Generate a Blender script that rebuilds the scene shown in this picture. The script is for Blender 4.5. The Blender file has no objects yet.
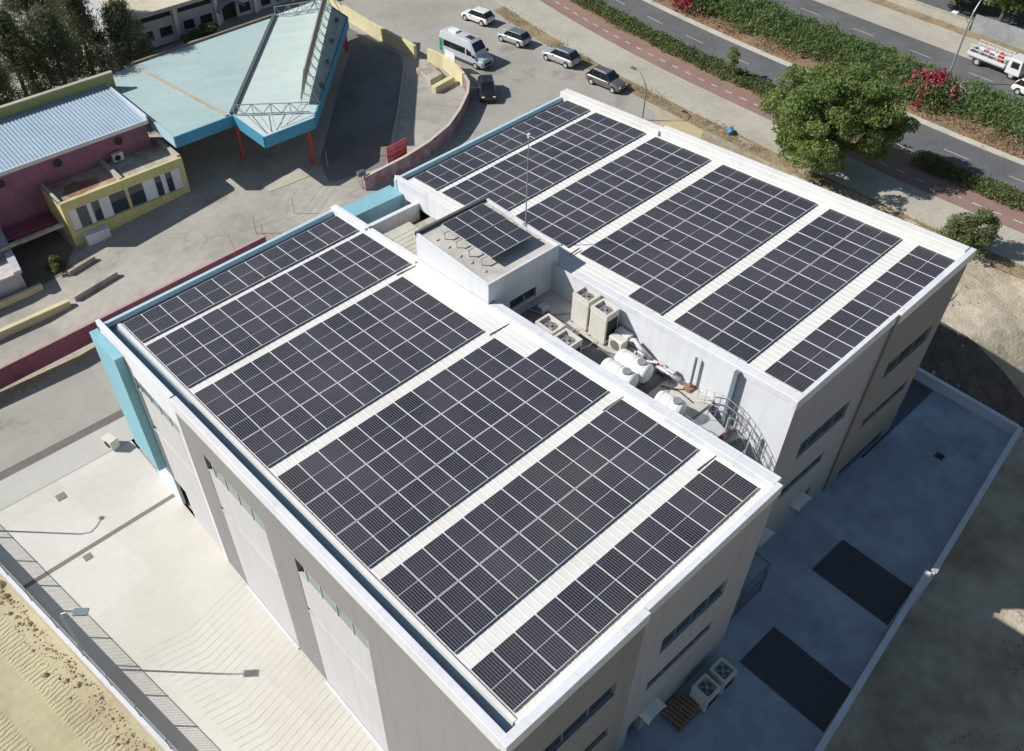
import bpy, bmesh, math, random
import numpy as np
from mathutils import Vector, Matrix
random.seed(7); R_ = math.radians
SC = bpy.context.scene; COL = SC.collection
# ------------------------------------------------------------------ camera, sky, sun, exposure
CAM = Vector((-9.655734, -39.726843, 32.338923)); FOC = 904.319
RR = ((0.732584, -0.68038, 0.020097), (-0.471925, -0.528968, -0.705323), (0.490518, 0.507224, -0.708601))
cd = bpy.data.cameras.new('camera'); cam = bpy.data.objects.new('camera', cd); COL.objects.link(cam)
cam.matrix_world = Matrix(((RR[0][0], -RR[1][0], -RR[2][0], CAM.x), (RR[0][1], -RR[1][1], -RR[2][1], CAM.y),
                           (RR[0][2], -RR[1][2], -RR[2][2], CAM.z), (0, 0, 0, 1)))
cd.sensor_fit = 'HORIZONTAL'; cd.sensor_width = 36; cd.lens = 36*FOC/1024; cd.clip_start = .5; cd.clip_end = 2000
SC.camera = cam
W = bpy.data.worlds.new('World'); SC.world = W; W.use_nodes = True
nt = W.node_tree; sky = nt.nodes.new('ShaderNodeTexSky'); sky.sky_type = 'NISHITA'; sky.sun_disc = False
sky.sun_elevation = R_(38); sky.sun_rotation = R_(-45); sky.air_density = 1.3; sky.dust_density = .8; sky.ozone_density = 1.6
nt.links.new(sky.outputs[0], nt.nodes['Background'].inputs[0]); nt.nodes['Background'].inputs[1].default_value = .058
sl = bpy.data.lights.new('sun', 'SUN'); sl.energy = 4.8; sl.angle = R_(.53); sl.color = (1, .965, .91)
so = bpy.data.objects.new('sun', sl); COL.objects.link(so)
so.rotation_euler = Vector((.709, -.705, -.781)).to_track_quat('-Z', 'Y').to_euler()
so.location = (-40, 60, 60)
SC.view_settings.view_transform = 'Standard'; SC.view_settings.look = 'None'
SC.view_settings.exposure = 0.2; SC.view_settings.gamma = 1.0
SC.cycles.max_bounces = 6; SC.cycles.diffuse_bounces = 3; SC.cycles.transparent_max_bounces = 8
# ------------------------------------------------------------------ terrain height and the roof plane
TA, TB = math.tan(0.033553), math.tan(0.085597)
def rz(x, y): return x*TA - y*TB                      # the roofs of both wings share one slope
EU = Vector((math.cos(0.033553), 0, math.sin(0.033553))); EV = Vector((0, -math.cos(0.085597), math.sin(0.085597)))
EN = EV.cross(EU).normalized()
def gz(x, y):
    if y < -25 and x > -.5: return -10.2
    return -13+2.8*min(max(x/34, 0), 1)
# ------------------------------------------------------------------ materials
MATS = {}
def mat(name, col, rough=.7, metal=0, n1=(0, .1), n2=(0, 3), bump=(0, 10), col2=None, spec=.5, coat=0):
    """plain surface with two octaves of colour variation and optional fine bump"""
    if name in MATS: return MATS[name]
    m = bpy.data.materials.new(name); m.use_nodes = True; t = m.node_tree; N = t.nodes; L = t.links
    p = N['Principled BSDF']; p.inputs['Roughness'].default_value = rough; p.inputs['Metallic'].default_value = metal
    p.inputs['Specular IOR Level'].default_value = spec; p.inputs['Coat Weight'].default_value = coat
    p.inputs['Base Color'].default_value = (*col, 1)
    geo = N.new('ShaderNodeNewGeometry')
    last = None
    c2 = col2 or tuple(c*.6 for c in col)
    if n1[0] or n2[0]:
        a = N.new('ShaderNodeTexNoise'); a.inputs['Scale'].default_value = n1[1]; a.inputs['Detail'].default_value = 6; a.inputs['Roughness'].default_value = .6
        b = N.new('ShaderNodeTexNoise'); b.inputs['Scale'].default_value = n2[1]; b.inputs['Detail'].default_value = 5
        L.new(geo.outputs['Position'], a.inputs['Vector']); L.new(geo.outputs['Position'], b.inputs['Vector'])
        ra = N.new('ShaderNodeMapRange'); ra.inputs[1].default_value = .42; ra.inputs[2].default_value = .68; ra.inputs[4].default_value = n1[0]
        rb = N.new('ShaderNodeMapRange'); rb.inputs[1].default_value = .35; rb.inputs[2].default_value = .7; rb.inputs[4].default_value = n2[0]
        L.new(a.outputs[0], ra.inputs[0]); L.new(b.outputs[0], rb.inputs[0])
        ad = N.new('ShaderNodeMath'); ad.operation = 'ADD'; ad.use_clamp = True; L.new(ra.outputs[0], ad.inputs[0]); L.new(rb.outputs[0], ad.inputs[1])
        mx = N.new('ShaderNodeMix'); mx.data_type = 'RGBA'; mx.inputs[6].default_value = (*col, 1); mx.inputs[7].default_value = (*c2, 1)
        L.new(ad.outputs[0], mx.inputs[0]); L.new(mx.outputs[2], p.inputs['Base Color']); last = mx
    if bump[0]:
        c = N.new('ShaderNodeTexNoise'); c.inputs['Scale'].default_value = bump[1]; c.inputs['Detail'].default_value = 6
        L.new(geo.outputs['Position'], c.inputs['Vector'])
        bp = N.new('ShaderNodeBump'); bp.inputs['Strength'].default_value = bump[0]; bp.inputs['Distance'].default_value = .1
        L.new(c.outputs[0], bp.inputs['Height']); L.new(bp.outputs[0], p.inputs['Normal'])
    MATS[name] = m; m['mix'] = 1 if last else 0
    return m
def extra(m, joints=None, streak=0, rot=0):
    """rain streaks down walls, and laid joints in paving"""
    t = m.node_tree; N = t.nodes; L = t.links; p = N['Principled BSDF']; src = p.inputs['Base Color'].links[0].from_socket; g = N.new('ShaderNodeNewGeometry')
    if streak:
        mp = N.new('ShaderNodeMapping'); mp.inputs['Scale'].default_value = (1.6, 1.6, .10); L.new(g.outputs['Position'], mp.inputs[0])
        n = N.new('ShaderNodeTexNoise'); n.inputs['Scale'].default_value = 1.5; n.inputs['Detail'].default_value = 7; n.inputs['Roughness'].default_value = .65; L.new(mp.outputs[0], n.inputs[0])
        r = N.new('ShaderNodeMapRange'); r.inputs[1].default_value = .5; r.inputs[2].default_value = .78; r.inputs[4].default_value = streak; L.new(n.outputs[0], r.inputs[0])
        mx = N.new('ShaderNodeMix'); mx.data_type = 'RGBA'; mx.blend_type = 'MULTIPLY'; mx.inputs[7].default_value = (.55, .53, .5, 1); L.new(r.outputs[0], mx.inputs[0]); L.new(src, mx.inputs[6]); src = mx.outputs[2]
    if joints:
        w, h, off, d, size = joints; mp = N.new('ShaderNodeMapping'); mp.inputs['Rotation'].default_value = (0, 0, rot); L.new(g.outputs['Position'], mp.inputs[0])
        b = N.new('ShaderNodeTexBrick'); b.offset = off; b.inputs['Scale'].default_value = 1; b.inputs['Brick Width'].default_value = w; b.inputs['Row Height'].default_value = h; b.inputs['Mortar Size'].default_value = size; b.inputs['Mortar Smooth'].default_value = .3
        b.inputs['Color1'].default_value = (1, 1, 1, 1); b.inputs['Color2'].default_value = (.93, .93, .92, 1); b.inputs['Mortar'].default_value = (d, d, d, 1); L.new(mp.outputs[0], b.inputs[0])
        mx = N.new('ShaderNodeMix'); mx.data_type = 'RGBA'; mx.blend_type = 'MULTIPLY'; mx.inputs[0].default_value = 1; L.new(src, mx.inputs[6]); L.new(b.outputs[0], mx.inputs[7]); src = mx.outputs[2]
    L.new(src, p.inputs['Base Color']); return m
def cracks(m, scale=.35, depth=.6, patch=True):
    t = m.node_tree; N = t.nodes; L = t.links; p = N['Principled BSDF']; src = p.inputs['Base Color'].links[0].from_socket; g = N.new('ShaderNodeNewGeometry')
    n = N.new('ShaderNodeTexNoise'); n.inputs['Scale'].default_value = .8; n.inputs['Detail'].default_value = 4; L.new(g.outputs['Position'], n.inputs[0])
    ad = N.new('ShaderNodeMix'); ad.data_type = 'RGBA'; ad.blend_type = 'LINEAR_LIGHT'; ad.inputs[0].default_value = .35; L.new(g.outputs['Position'], ad.inputs[6]); L.new(n.outputs['Color'], ad.inputs[7]); ad.clamp_result = False
    v = N.new('ShaderNodeTexVoronoi'); v.feature = 'DISTANCE_TO_EDGE'; v.inputs['Scale'].default_value = scale; L.new(ad.outputs[2], v.inputs[0])
    r = N.new('ShaderNodeMapRange'); r.inputs[1].default_value = .003; r.inputs[2].default_value = .012; r.inputs[3].default_value = depth; r.inputs[4].default_value = 0; L.new(v.outputs[0], r.inputs[0])
    k = N.new('ShaderNodeTexNoise'); k.inputs['Scale'].default_value = .12; L.new(g.outputs['Position'], k.inputs[0]); kr = N.new('ShaderNodeMapRange'); kr.inputs[1].default_value = .48; kr.inputs[2].default_value = .6; L.new(k.outputs[0], kr.inputs[0])
    mu = N.new('ShaderNodeMath'); mu.operation = 'MULTIPLY'; L.new(r.outputs[0], mu.inputs[0]); L.new(kr.outputs[0], mu.inputs[1])
    mx = N.new('ShaderNodeMix'); mx.data_type = 'RGBA'; mx.blend_type = 'MULTIPLY'; mx.inputs[7].default_value = (.4, .38, .35, 1); L.new(mu.outputs[0], mx.inputs[0]); L.new(src, mx.inputs[6]); src = mx.outputs[2]
    if patch:                                            # oil stains and worn patches with edges of their own
        o = N.new('ShaderNodeTexNoise'); o.inputs['Scale'].default_value = .33; o.inputs['Detail'].default_value = 9; o.inputs['Roughness'].default_value = .72; L.new(g.outputs['Position'], o.inputs[0])
        q = N.new('ShaderNodeMapRange'); q.inputs[1].default_value = .555; q.inputs[2].default_value = .66; q.inputs[4].default_value = .5; L.new(o.outputs[0], q.inputs[0])
        m2 = N.new('ShaderNodeMix'); m2.data_type = 'RGBA'; m2.blend_type = 'MULTIPLY'; m2.inputs[7].default_value = (.55, .53, .5, 1); L.new(q.outputs[0], m2.inputs[0]); L.new(src, m2.inputs[6]); src = m2.outputs[2]
    L.new(src, p.inputs['Base Color'])
def bsdf(m): return m.node_tree.nodes['Principled BSDF']
def leaf_mat(name, a, b, rough=.6, trans=.25):
    m = bpy.data.materials.new(name); m.use_nodes = True; t = m.node_tree; N = t.nodes; L = t.links
    p = N['Principled BSDF']; p.inputs['Roughness'].default_value = rough
    g = N.new('ShaderNodeNewGeometry'); r = N.new('ShaderNodeValToRGB')
    r.color_ramp.elements[0].color = (*a, 1); r.color_ramp.elements[1].color = (*b, 1)
    no = N.new('ShaderNodeTexNoise'); no.inputs['Scale'].default_value = .55; no.inputs['Detail'].default_value = 3
    L.new(g.outputs['Position'], no.inputs['Vector'])
    mm = N.new('ShaderNodeMath'); mm.operation = 'MULTIPLY_ADD'; mm.inputs[1].default_value = .5
    m2 = N.new('ShaderNodeMapRange'); m2.inputs[1].default_value = .3; m2.inputs[2].default_value = .7; m2.inputs[4].default_value = .5
    L.new(no.outputs[0], m2.inputs[0]); L.new(g.outputs['Random Per Island'], mm.inputs[0]); L.new(m2.outputs[0], mm.inputs[2])
    L.new(mm.outputs[0], r.inputs[0]); L.new(r.outputs[0], p.inputs['Base Color'])
    tr = N.new('ShaderNodeBsdfTranslucent'); L.new(r.outputs[0], tr.inputs[0])
    ms = N.new('ShaderNodeMixShader'); ms.inputs[0].default_value = trans
    L.new(p.outputs[0], ms.inputs[1]); L.new(tr.outputs[0], ms.inputs[2]); L.new(ms.outputs[0], N['Material Output'].inputs[0])
    return m
def glass_mat(name, col=(.02, .03, .04), rough=.08):
    return mat(name, col, rough, 0, spec=.8)
# ------------------------------------------------------------------ mesh helpers
class MB:
    def __init__(s): s.v = []; s.f = []
    def poly(s, pts):
        n = len(s.v); s.v += [tuple(p) for p in pts]; s.f.append(list(range(n, n+len(pts)))); return s
    def hexa(s, c):                                   # 8 corners: bottom 0-3 ccw, top 4-7 ccw
        n = len(s.v); s.v += [tuple(p) for p in c]
        for q in ((3, 2, 1, 0), (4, 5, 6, 7), (0, 1, 5, 4), (1, 2, 6, 5), (2, 3, 7, 6), (3, 0, 4, 7)): s.f.append([n+i for i in q])
        return s
    def box(s, x0, x1, y0, y1, z0, z1):
        return s.hexa([(x0, y0, z0), (x1, y0, z0), (x1, y1, z0), (x0, y1, z0), (x0, y0, z1), (x1, y0, z1), (x1, y1, z1), (x0, y1, z1)])
    def boxf(s, x0, x1, y0, y1, f0, f1):              # z given by functions of (x, y) or numbers
        g0 = f0 if callable(f0) else (lambda x, y: f0); g1 = f1 if callable(f1) else (lambda x, y: f1)
        q = [(x0, y0), (x1, y0), (x1, y1), (x0, y1)]
        return s.hexa([(x, y, g0(x, y)) for x, y in q]+[(x, y, g1(x, y)) for x, y in q])
    def bar(s, a, b, w, h=None):
        a, b = Vector(a), Vector(b); h = h or w; d = (b-a).normalized()
        u = d.cross(Vector((0, 0, 1)));  u = u.normalized() if u.length > 1e-3 else Vector((1, 0, 0)); v = u.cross(d).normalized()
        c = [a-u*w/2-v*h/2, a+u*w/2-v*h/2, a+u*w/2+v*h/2, a-u*w/2+v*h/2]
        return s.hexa(c+[p+(b-a) for p in c])
    def tube(s, pts, r, n=8, caps=True):
        pts = [Vector(p) for p in pts]; k0 = len(s.v); m = len(pts); rr = r if hasattr(r, '__len__') else [r]*m
        ref = None
        for i, p in enumerate(pts):
            d = (pts[min(i+1, m-1)]-pts[max(i-1, 0)]).normalized()
            if ref is None: ref = d.orthogonal().normalized()
            ref = (ref-d*ref.dot(d)); ref = ref.normalized() if ref.length > 1e-4 else d.orthogonal().normalized()
            o = d.cross(ref)
            for j in range(n):
                a = 2*math.pi*j/n; s.v.append(tuple(p+(ref*math.cos(a)+o*math.sin(a))*rr[i]))
        for i in range(m-1):
            for j in range(n): s.f.append([k0+i*n+j, k0+i*n+(j+1) % n, k0+(i+1)*n+(j+1) % n, k0+(i+1)*n+j])
        if caps: s.f.append([k0+j for j in range(n)][::-1]); s.f.append([k0+(m-1)*n+j for j in range(n)])
        return s
    def prism(s, poly, z0, z1):                       # poly: list of (x, y); z numbers or functions
        g0 = z0 if callable(z0) else (lambda x, y: z0); g1 = z1 if callable(z1) else (lambda x, y: z1)
        n = len(poly); k = len(s.v); s.v += [(x, y, g0(x, y)) for x, y in poly]+[(x, y, g1(x, y)) for x, y in poly]
        s.f.append([k+i for i in range(n)][::-1]); s.f.append([k+n+i for i in range(n)])
        for i in range(n): s.f.append([k+i, k+(i+1) % n, k+n+(i+1) % n, k+n+i])
        return s
    def build(s, name, m, parent=None, bevel=0, smooth=False, seg=1):
        me = bpy.data.meshes.new(name); me.from_pydata(s.v, [], s.f)
        bm = bmesh.new(); bm.from_mesh(me)
        bmesh.ops.recalc_face_normals(bm, faces=bm.faces)
        bm.to_mesh(me); bm.free()
        me.materials.append(m); o = bpy.data.objects.new(name, me); COL.objects.link(o)
        if parent: o.parent = parent
        if smooth: me.polygons.foreach_set('use_smooth', [True]*len(me.polygons))
        if bevel:
            b = o.modifiers.new('bevel', 'BEVEL'); b.width = bevel; b.segments = seg; b.limit_method = 'ANGLE'; b.angle_limit = R_(40)
        return o
def tag(o, label=None, cat=None, group=None, kind=None):
    if label: o['label'] = label
    if cat: o['category'] = cat
    if group: o['group'] = group
    if kind: o['kind'] = kind
    return o
def thing(name, loc, label, cat, group=None, rz_=0):
    o = bpy.data.objects.new(name, None); COL.objects.link(o); o.location = loc; o.rotation_euler = (0, 0, rz_); o.empty_display_size = .3
    return tag(o, label, cat, group)
def copy_tree(o, parent=None):
    c = o.copy(); COL.objects.link(c); c.parent = parent
    for ch in list(o.children): copy_tree(ch, c)
    return c
def sheet(name, poly, off, m, kind='structure', zf=gz):
    """flat covering laid on the terrain, cut where the terrain bends"""
    bm = bmesh.new(); vs = [bm.verts.new((x, y, 0)) for x, y in poly]; f = bm.faces.new(vs)
    bmesh.ops.triangulate(bm, faces=bm.faces[:])
    for co, no in (((0, 0, 0), (1, 0, 0)), ((34, 0, 0), (1, 0, 0))):
        bmesh.ops.bisect_plane(bm, geom=bm.verts[:]+bm.edges[:]+bm.faces[:], plane_co=co, plane_no=no, dist=1e-4)
    for v in bm.verts: v.co.z = zf(v.co.x, v.co.y)+off
    bmesh.ops.recalc_face_normals(bm, faces=bm.faces)
    if sum(f.normal.z for f in bm.faces) < 0: bmesh.ops.reverse_faces(bm, faces=bm.faces[:])
    me = bpy.data.meshes.new(name); bm.to_mesh(me); bm.free(); me.materials.append(m)
    o = bpy.data.objects.new(name, me); COL.objects.link(o)
    if kind: o['kind'] = kind
    return o
def strip(name, xa, xb, y0, y1, off, m, curve, kind='structure', thick=0, n=30):
    """band running along y between x = xa+curve(y) and xb+curve(y); thick > 0 gives it real edges"""
    b = MB(); ys = [y0+(y1-y0)*i/n for i in range(n+1)]
    L = [(xa+curve(y), y, gz(xa, y)+off) for y in ys]; Rr = [(xb+curve(y), y, gz(xb, y)+off) for y in ys]
    for i in range(n):
        if thick:
            c = [L[i], Rr[i], Rr[i+1], L[i+1]]; b.hexa([(x, y, z-thick) for x, y, z in c]+c)
        else: b.poly([L[i], Rr[i], Rr[i+1], L[i+1]])
    o = b.build(name, m)
    if kind: o['kind'] = kind
    return o
# ------------------------------------------------------------------ palette
M = {}
M['sand'] = mat('sand', (.47, .415, .30), .95, n1=(.8, .12), n2=(.35, 1.7), bump=(.5, 3), col2=(.36, .30, .205))
M['sand2'] = mat('dusty lot', (.49, .435, .335), .95, n1=(.9, .16), n2=(.45, 1.1), bump=(.7, 4), col2=(.28, .23, .155))
M['asphalt'] = mat('old asphalt', (.37, .35, .315), .95, n1=(.75, .14), n2=(.25, 2.5), bump=(.2, 20), col2=(.28, .265, .24))
M['asphalt2'] = mat('forecourt asphalt', (.42, .395, .35), .95, n1=(.7, .12), n2=(.3, 1.5), bump=(.2, 20), col2=(.25, .235, .205))
M['road'] = mat('road asphalt', (.145, .145, .15), .9, n1=(.6, .2), n2=(.3, 4), bump=(.2, 25), col2=(.07, .07, .076))
M['roadline'] = mat('road paint', (.55, .55, .52), .8, n2=(.9, 6), col2=(.2, .2, .2))
M['concrete_yard'] = mat('pale concrete', (.64, .615, .565), .85, n1=(.7, .18), n2=(.35, 2.0), bump=(.1, 30), col2=(.555, .525, .475))
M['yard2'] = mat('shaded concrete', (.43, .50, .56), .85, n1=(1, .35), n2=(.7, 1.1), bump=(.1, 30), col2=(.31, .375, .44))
M['paver'] = mat('footpath pavers', (.47, .44, .37), .9, n1=(.7, .25), n2=(.3, 4), bump=(.1, 20), col2=(.37, .345, .285))
M['brick'] = mat('dusty red pavers', (.31, .20, .165), .9, n1=(.7, .3), n2=(.3, 5), bump=(.1, 20), col2=(.225, .15, .13))
M['kerb'] = mat('kerb stone', (.55, .53, .45), .85, n1=(.5, .5), n2=(.3, 5))
M['soil'] = mat('red brown soil', (.30, .195, .12), .95, n1=(.7, .4), n2=(.5, 3), bump=(.6, 5), col2=(.2, .135, .085))
M['verge'] = mat('dry verge', (.34, .26, .165), .95, n1=(.9, .5), n2=(.6, 3), bump=(.8, 5), col2=(.2, .155, .09))
M['darkpatch'] = mat('dark paving', (.10, .11, .13), .85, n1=(.5, .3), n2=(.3, 4))
M['white_wall'] = mat('white render', (.66, .69, .735), .85, n1=(.35, .3), n2=(.12, 2), bump=(.05, 40), col2=(.6, .6, .6))
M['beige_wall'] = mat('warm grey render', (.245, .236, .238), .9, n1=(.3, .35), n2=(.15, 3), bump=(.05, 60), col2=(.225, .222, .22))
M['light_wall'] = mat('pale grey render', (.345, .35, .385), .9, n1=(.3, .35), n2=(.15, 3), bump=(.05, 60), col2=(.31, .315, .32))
M['panel_wall'] = mat('off white infill', (.52, .515, .52), .85, n1=(.35, .3), n2=(.12, 2), bump=(.05, 40), col2=(.46, .455, .46))
M['coping'] = mat('pale coping', (.68, .70, .745), .6, n1=(.5, .6), n2=(.2, 4), col2=(.54, .545, .57))
M['coping2'] = mat('white roof flashing', (.72, .72, .715), .55, n1=(.4, .5), n2=(.2, 5), col2=(.62, .6, .565))
M['roof'] = mat('white corrugated metal', (.70, .695, .68), .5, n1=(.6, .35), n2=(.25, 3), col2=(.6, .575, .53))
M['teal'] = mat('pale teal paint', (.23, .46, .54), .75, n1=(.4, .4), n2=(.15, 5), col2=(.19, .40, .48))
M['teal2'] = mat('bleached coping and lit fascia', (.40, .56, .63), .7, n1=(.4, .4), n2=(.2, 5), col2=(.33, .48, .55))
M['deck'] = mat('grey deck', (.56, .54, .5), .85, n1=(.8, .5), n2=(.4, 3), col2=(.36, .34, .31))
M['dark_deck'] = mat('dark wet deck', (.12, .12, .12), .8, n1=(.7, .9), n2=(.5, 3), col2=(.2, .2, .19))
M['stain'] = mat('dirty concrete roof', (.47, .44, .38), .9, n1=(.9, .5), n2=(.5, 2), col2=(.28, .25, .2))
M['glass'] = glass_mat('window glass', (.03, .05, .06), .06)
M['glassg'] = glass_mat('greenish window glass', (.12, .2, .19), .1)
M['alu'] = mat('brushed aluminium', (.55, .56, .58), .45, .3)
M['galv'] = mat('galvanised steel', (.38, .39, .41), .5, .4, n2=(.3, 8))
M['steel_dark'] = mat('dark painted steel', (.10, .11, .12), .6, n2=(.3, 8))
M['steel_blue'] = mat('blue grey steel', (.17, .21, .25), .6, n2=(.3, 8))
M['ac'] = mat('ivory painted metal', (.68, .655, .60), .55, n1=(.5, 1.5), n2=(.25, 7), col2=(.52, .49, .43))
M['ac_dark'] = mat('fan well', (.16, .155, .16), .7)
M['tank'] = mat('white plastic', (.76, .77, .77), .35, n1=(.2, 1), n2=(.1, 6), col2=(.65, .65, .63))
M['dark'] = mat('dark recess', (.03, .03, .033), .8)
M['black'] = mat('black rubber', (.02, .02, .02), .7)
M['foil'] = mat('silver pipe wrap', (.6, .6, .6), .4, .4, bump=(.6, 18))
M['yellow'] = mat('faded yellow paint', (.60, .55, .25), .85, n1=(.5, .5), n2=(.25, 3), col2=(.45, .41, .22))
M['cream'] = mat('faded cream yellow wall', (.66, .60, .36), .9, n1=(.6, .7), n2=(.3, 3), col2=(.5, .45, .3))
M['magenta'] = mat('faded magenta paint', (.29, .085, .13), .85, n1=(.6, .5), n2=(.3, 4), col2=(.15, .06, .085))
M['pink'] = mat('plum painted wall', (.31, .14, .20), .85, n1=(.6, .35), n2=(.3, 3), col2=(.17, .075, .11))
M['olive'] = mat('olive yellow paint', (.36, .36, .14), .85, n1=(.5, .4), n2=(.3, 3), col2=(.27, .27, .12))
M['bluefascia'] = mat('blue fascia', (.055, .27, .42), .7, n1=(.4, .4), n2=(.2, 3), col2=(.045, .21, .33))
M['tealroof'] = mat('pale teal roof', (.42, .535, .525), .75, n1=(.7, .18), n2=(.3, 2.2), bump=(.1, 6), col2=(.34, .47, .475))
M['tealroof2'] = mat('paler teal roof', (.53, .62, .595), .75, n1=(.6, .18), n2=(.3, 2.2), bump=(.1, 6), col2=(.45, .58, .57))
M['blueroof'] = mat('pale blue metal sheet', (.34, .44, .53), .55, n1=(.5, .3), n2=(.3, 3), col2=(.27, .36, .44))
M['redpost'] = mat('red painted steel', (.42, .06, .05), .7, n2=(.4, 4))
M['red'] = mat('red board', (.6, .05, .06), .7, n2=(.3, 5))
M['beigeboard'] = mat('weathered board', (.42, .38, .32), .8, n1=(.5, 1), n2=(.3, 4))
M['farroof'] = mat('sandy flat roof', (.62, .55, .43), .9, n1=(.6, .2), n2=(.3, 1.5))
M['farwall'] = mat('old white wall', (.52, .53, .57), .9, n1=(.6, .4), n2=(.3, 2), col2=(.36, .37, .4))
M['rust'] = mat('rusty patch', (.30, .15, .09), .9, n1=(.6, .8), n2=(.5, 3))
M['wood'] = mat('pallet wood', (.30, .19, .12), .85, n2=(.5, 6))
M['bark'] = mat('bark', (.14, .10, .07), .9, n2=(.6, 6), bump=(.6, 12))
M['leaf_tree'] = leaf_mat('broad leaves', (.085, .145, .035), (.33, .42, .14), trans=.48)
M['leaf_hedge'] = leaf_mat('oleander leaves', (.065, .115, .035), (.23, .32, .115), trans=.42)
M['leaf_low'] = leaf_mat('low shrub leaves', (.07, .105, .035), (.22, .27, .10), trans=.4)
M['leaf_pine'] = leaf_mat('needle foliage', (.05, .07, .035), (.19, .215, .12), trans=.35)
M['leaf_bush'] = leaf_mat('olive bush leaves', (.08, .11, .04), (.24, .29, .13), trans=.4)
M['flower'] = leaf_mat('magenta blossoms', (.25, .012, .05), (.50, .05, .13))
M['dryleaf'] = leaf_mat('dry leaves', (.16, .11, .06), (.36, .27, .15))
M['weed'] = leaf_mat('dry weeds', (.10, .09, .04), (.33, .27, .15))

def rib_bump(m, rot, scale):
    t = m.node_tree; N = t.nodes; L = t.links; p = bsdf(m); g = N.new('ShaderNodeNewGeometry'); mp = N.new('ShaderNodeMapping'); mp.inputs['Rotation'].default_value = (0, 0, rot); L.new(g.outputs['Position'], mp.inputs[0])
    w = N.new('ShaderNodeTexWave'); w.bands_direction = 'X'; w.inputs['Scale'].default_value = scale; w.inputs['Distortion'].default_value = .15; L.new(mp.outputs[0], w.inputs[0])
    b = N.new('ShaderNodeBump'); b.inputs['Strength'].default_value = .5; b.inputs['Distance'].default_value = .03; L.new(w.outputs[0], b.inputs['Height']); L.new(b.outputs[0], p.inputs['Normal'])
rib_bump(M['tealroof'], R_(-66), .9); rib_bump(M['tealroof2'], R_(-66), .9)
extra(M['white_wall'], streak=.35); extra(M['panel_wall'], streak=.4); extra(M['beige_wall'], streak=.35); extra(M['light_wall'], streak=.4); extra(M['coping'], (2.4, 2.4, 0, .72, .012), .2); extra(M['coping2'], (2.9, 2.9, 0, .75, .012), .2)
extra(M['paver'], (.8, .4, .5, .82, .022)); extra(M['brick'], (.4, .2, .5, .8, .02)); extra(M['concrete_yard'], (5.2, 4.6, 0, .86, .012), rot=R_(-7.5)); extra(M['yard2'], (4.1, 4.1, 0, .85, .012)); cracks(M['asphalt'], .2, .35); cracks(M['asphalt2'], .16, .35); cracks(M['road'], .5, .5, False); cracks(M['yard2'], .3, .35); cracks(M['stain'], .8, .6)
extra(M['tealroof'], (1.0, 6.5, 0, .8, .02), rot=R_(-66)); extra(M['tealroof2'], (1.0, 6.5, 0, .82, .02), rot=R_(-66)); extra(M['pink'], streak=.5); extra(M['yellow'], streak=.5); extra(M['magenta'], streak=.6); extra(M['farwall'], streak=.6); extra(M['bluefascia'], streak=.4); extra(M['teal'], streak=.3)
# ------------------------------------------------------------------ ground
def sand_tracks(m):
    """tyre and roller tracks pressed into the sand of the west field"""
    t = m.node_tree; N = t.nodes; L = t.links; p = bsdf(m); g = N.new('ShaderNodeNewGeometry')
    mp = N.new('ShaderNodeMapping'); mp.inputs['Rotation'].default_value = (0, 0, R_(-8)); L.new(g.outputs['Position'], mp.inputs[0])
    w1 = N.new('ShaderNodeTexWave'); w1.bands_direction = 'Y'; w1.inputs['Scale'].default_value = 1.15; w1.inputs['Distortion'].default_value = 5.0; w1.inputs['Detail'].default_value = 3; w1.inputs['Detail Scale'].default_value = 2
    w2 = N.new('ShaderNodeTexWave'); w2.bands_direction = 'X'; w2.inputs['Scale'].default_value = .11; w2.inputs['Distortion'].default_value = 1.2
    L.new(mp.outputs[0], w1.inputs[0]); L.new(mp.outputs[0], w2.inputs[0])
    r = N.new('ShaderNodeMapRange'); r.inputs[1].default_value = .55; r.inputs[2].default_value = .75; L.new(w2.outputs[0], r.inputs[0])
    mu = N.new('ShaderNodeMath'); mu.operation = 'MULTIPLY'; L.new(w1.outputs[0], mu.inputs[0]); L.new(r.outputs[0], mu.inputs[1])
    n = N.new('ShaderNodeTexNoise'); n.inputs['Scale'].default_value = 2.2; n.inputs['Detail'].default_value = 8; L.new(g.outputs['Position'], n.inputs[0])
    ad = N.new('ShaderNodeMath'); ad.operation = 'ADD'; L.new(mu.outputs[0], ad.inputs[0]); L.new(n.outputs[0], ad.inputs[1])
    b = N.new('ShaderNodeBump'); b.inputs['Strength'].default_value = .75; b.inputs['Distance'].default_value = .045
    L.new(ad.outputs[0], b.inputs['Height']); L.new(b.outputs[0], p.inputs['Normal'])
g = MB(); X = [-400, 0, 34, 500]
for i in range(3):
    g.poly([(X[i], -25, gz(X[i], 0)), (X[i+1], -25, gz(X[i+1], 0)), (X[i+1], 500, gz(X[i+1], 0)), (X[i], 500, gz(X[i], 0))])
g.poly([(-400, -400, -13), (0, -400, -13), (0, -25, -13), (-400, -25, -13)])
g.poly([(0, -400, -13.35), (56, -400, -13.35), (56, -25, -13.35), (0, -25, -13.35)])
g.poly([(56, -400, -10.2), (500, -400, -10.2), (500, -25, -10.2), (56, -25, -10.2)])
g.poly([(56, -400, -13.35), (56, -400, -10.2), (56, -25, -10.2), (56, -25, -13.35)]); g.poly([(34, -25, -13.35), (56, -25, -13.35), (56, -25, -10.2), (34, -25, -10.2)])
g.poly([(0, -25, -13), (34, -25, -10.2), (34, -25, -13.35), (0, -25, -13.35)])
M['ground'] = mat('dusty ground', (.455, .405, .305), .95, n1=(.9, .10), n2=(.4, 1.4), bump=(.45, 3), col2=(.335, .29, .205))
g.build('ground', M['ground'])['kind'] = 'structure'
M['field'] = mat('tracked sand', (.50, .44, .29), .95, n1=(.8, .15), n2=(.35, 2), col2=(.37, .315, .20)); sand_tracks(M['field'])
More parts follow.
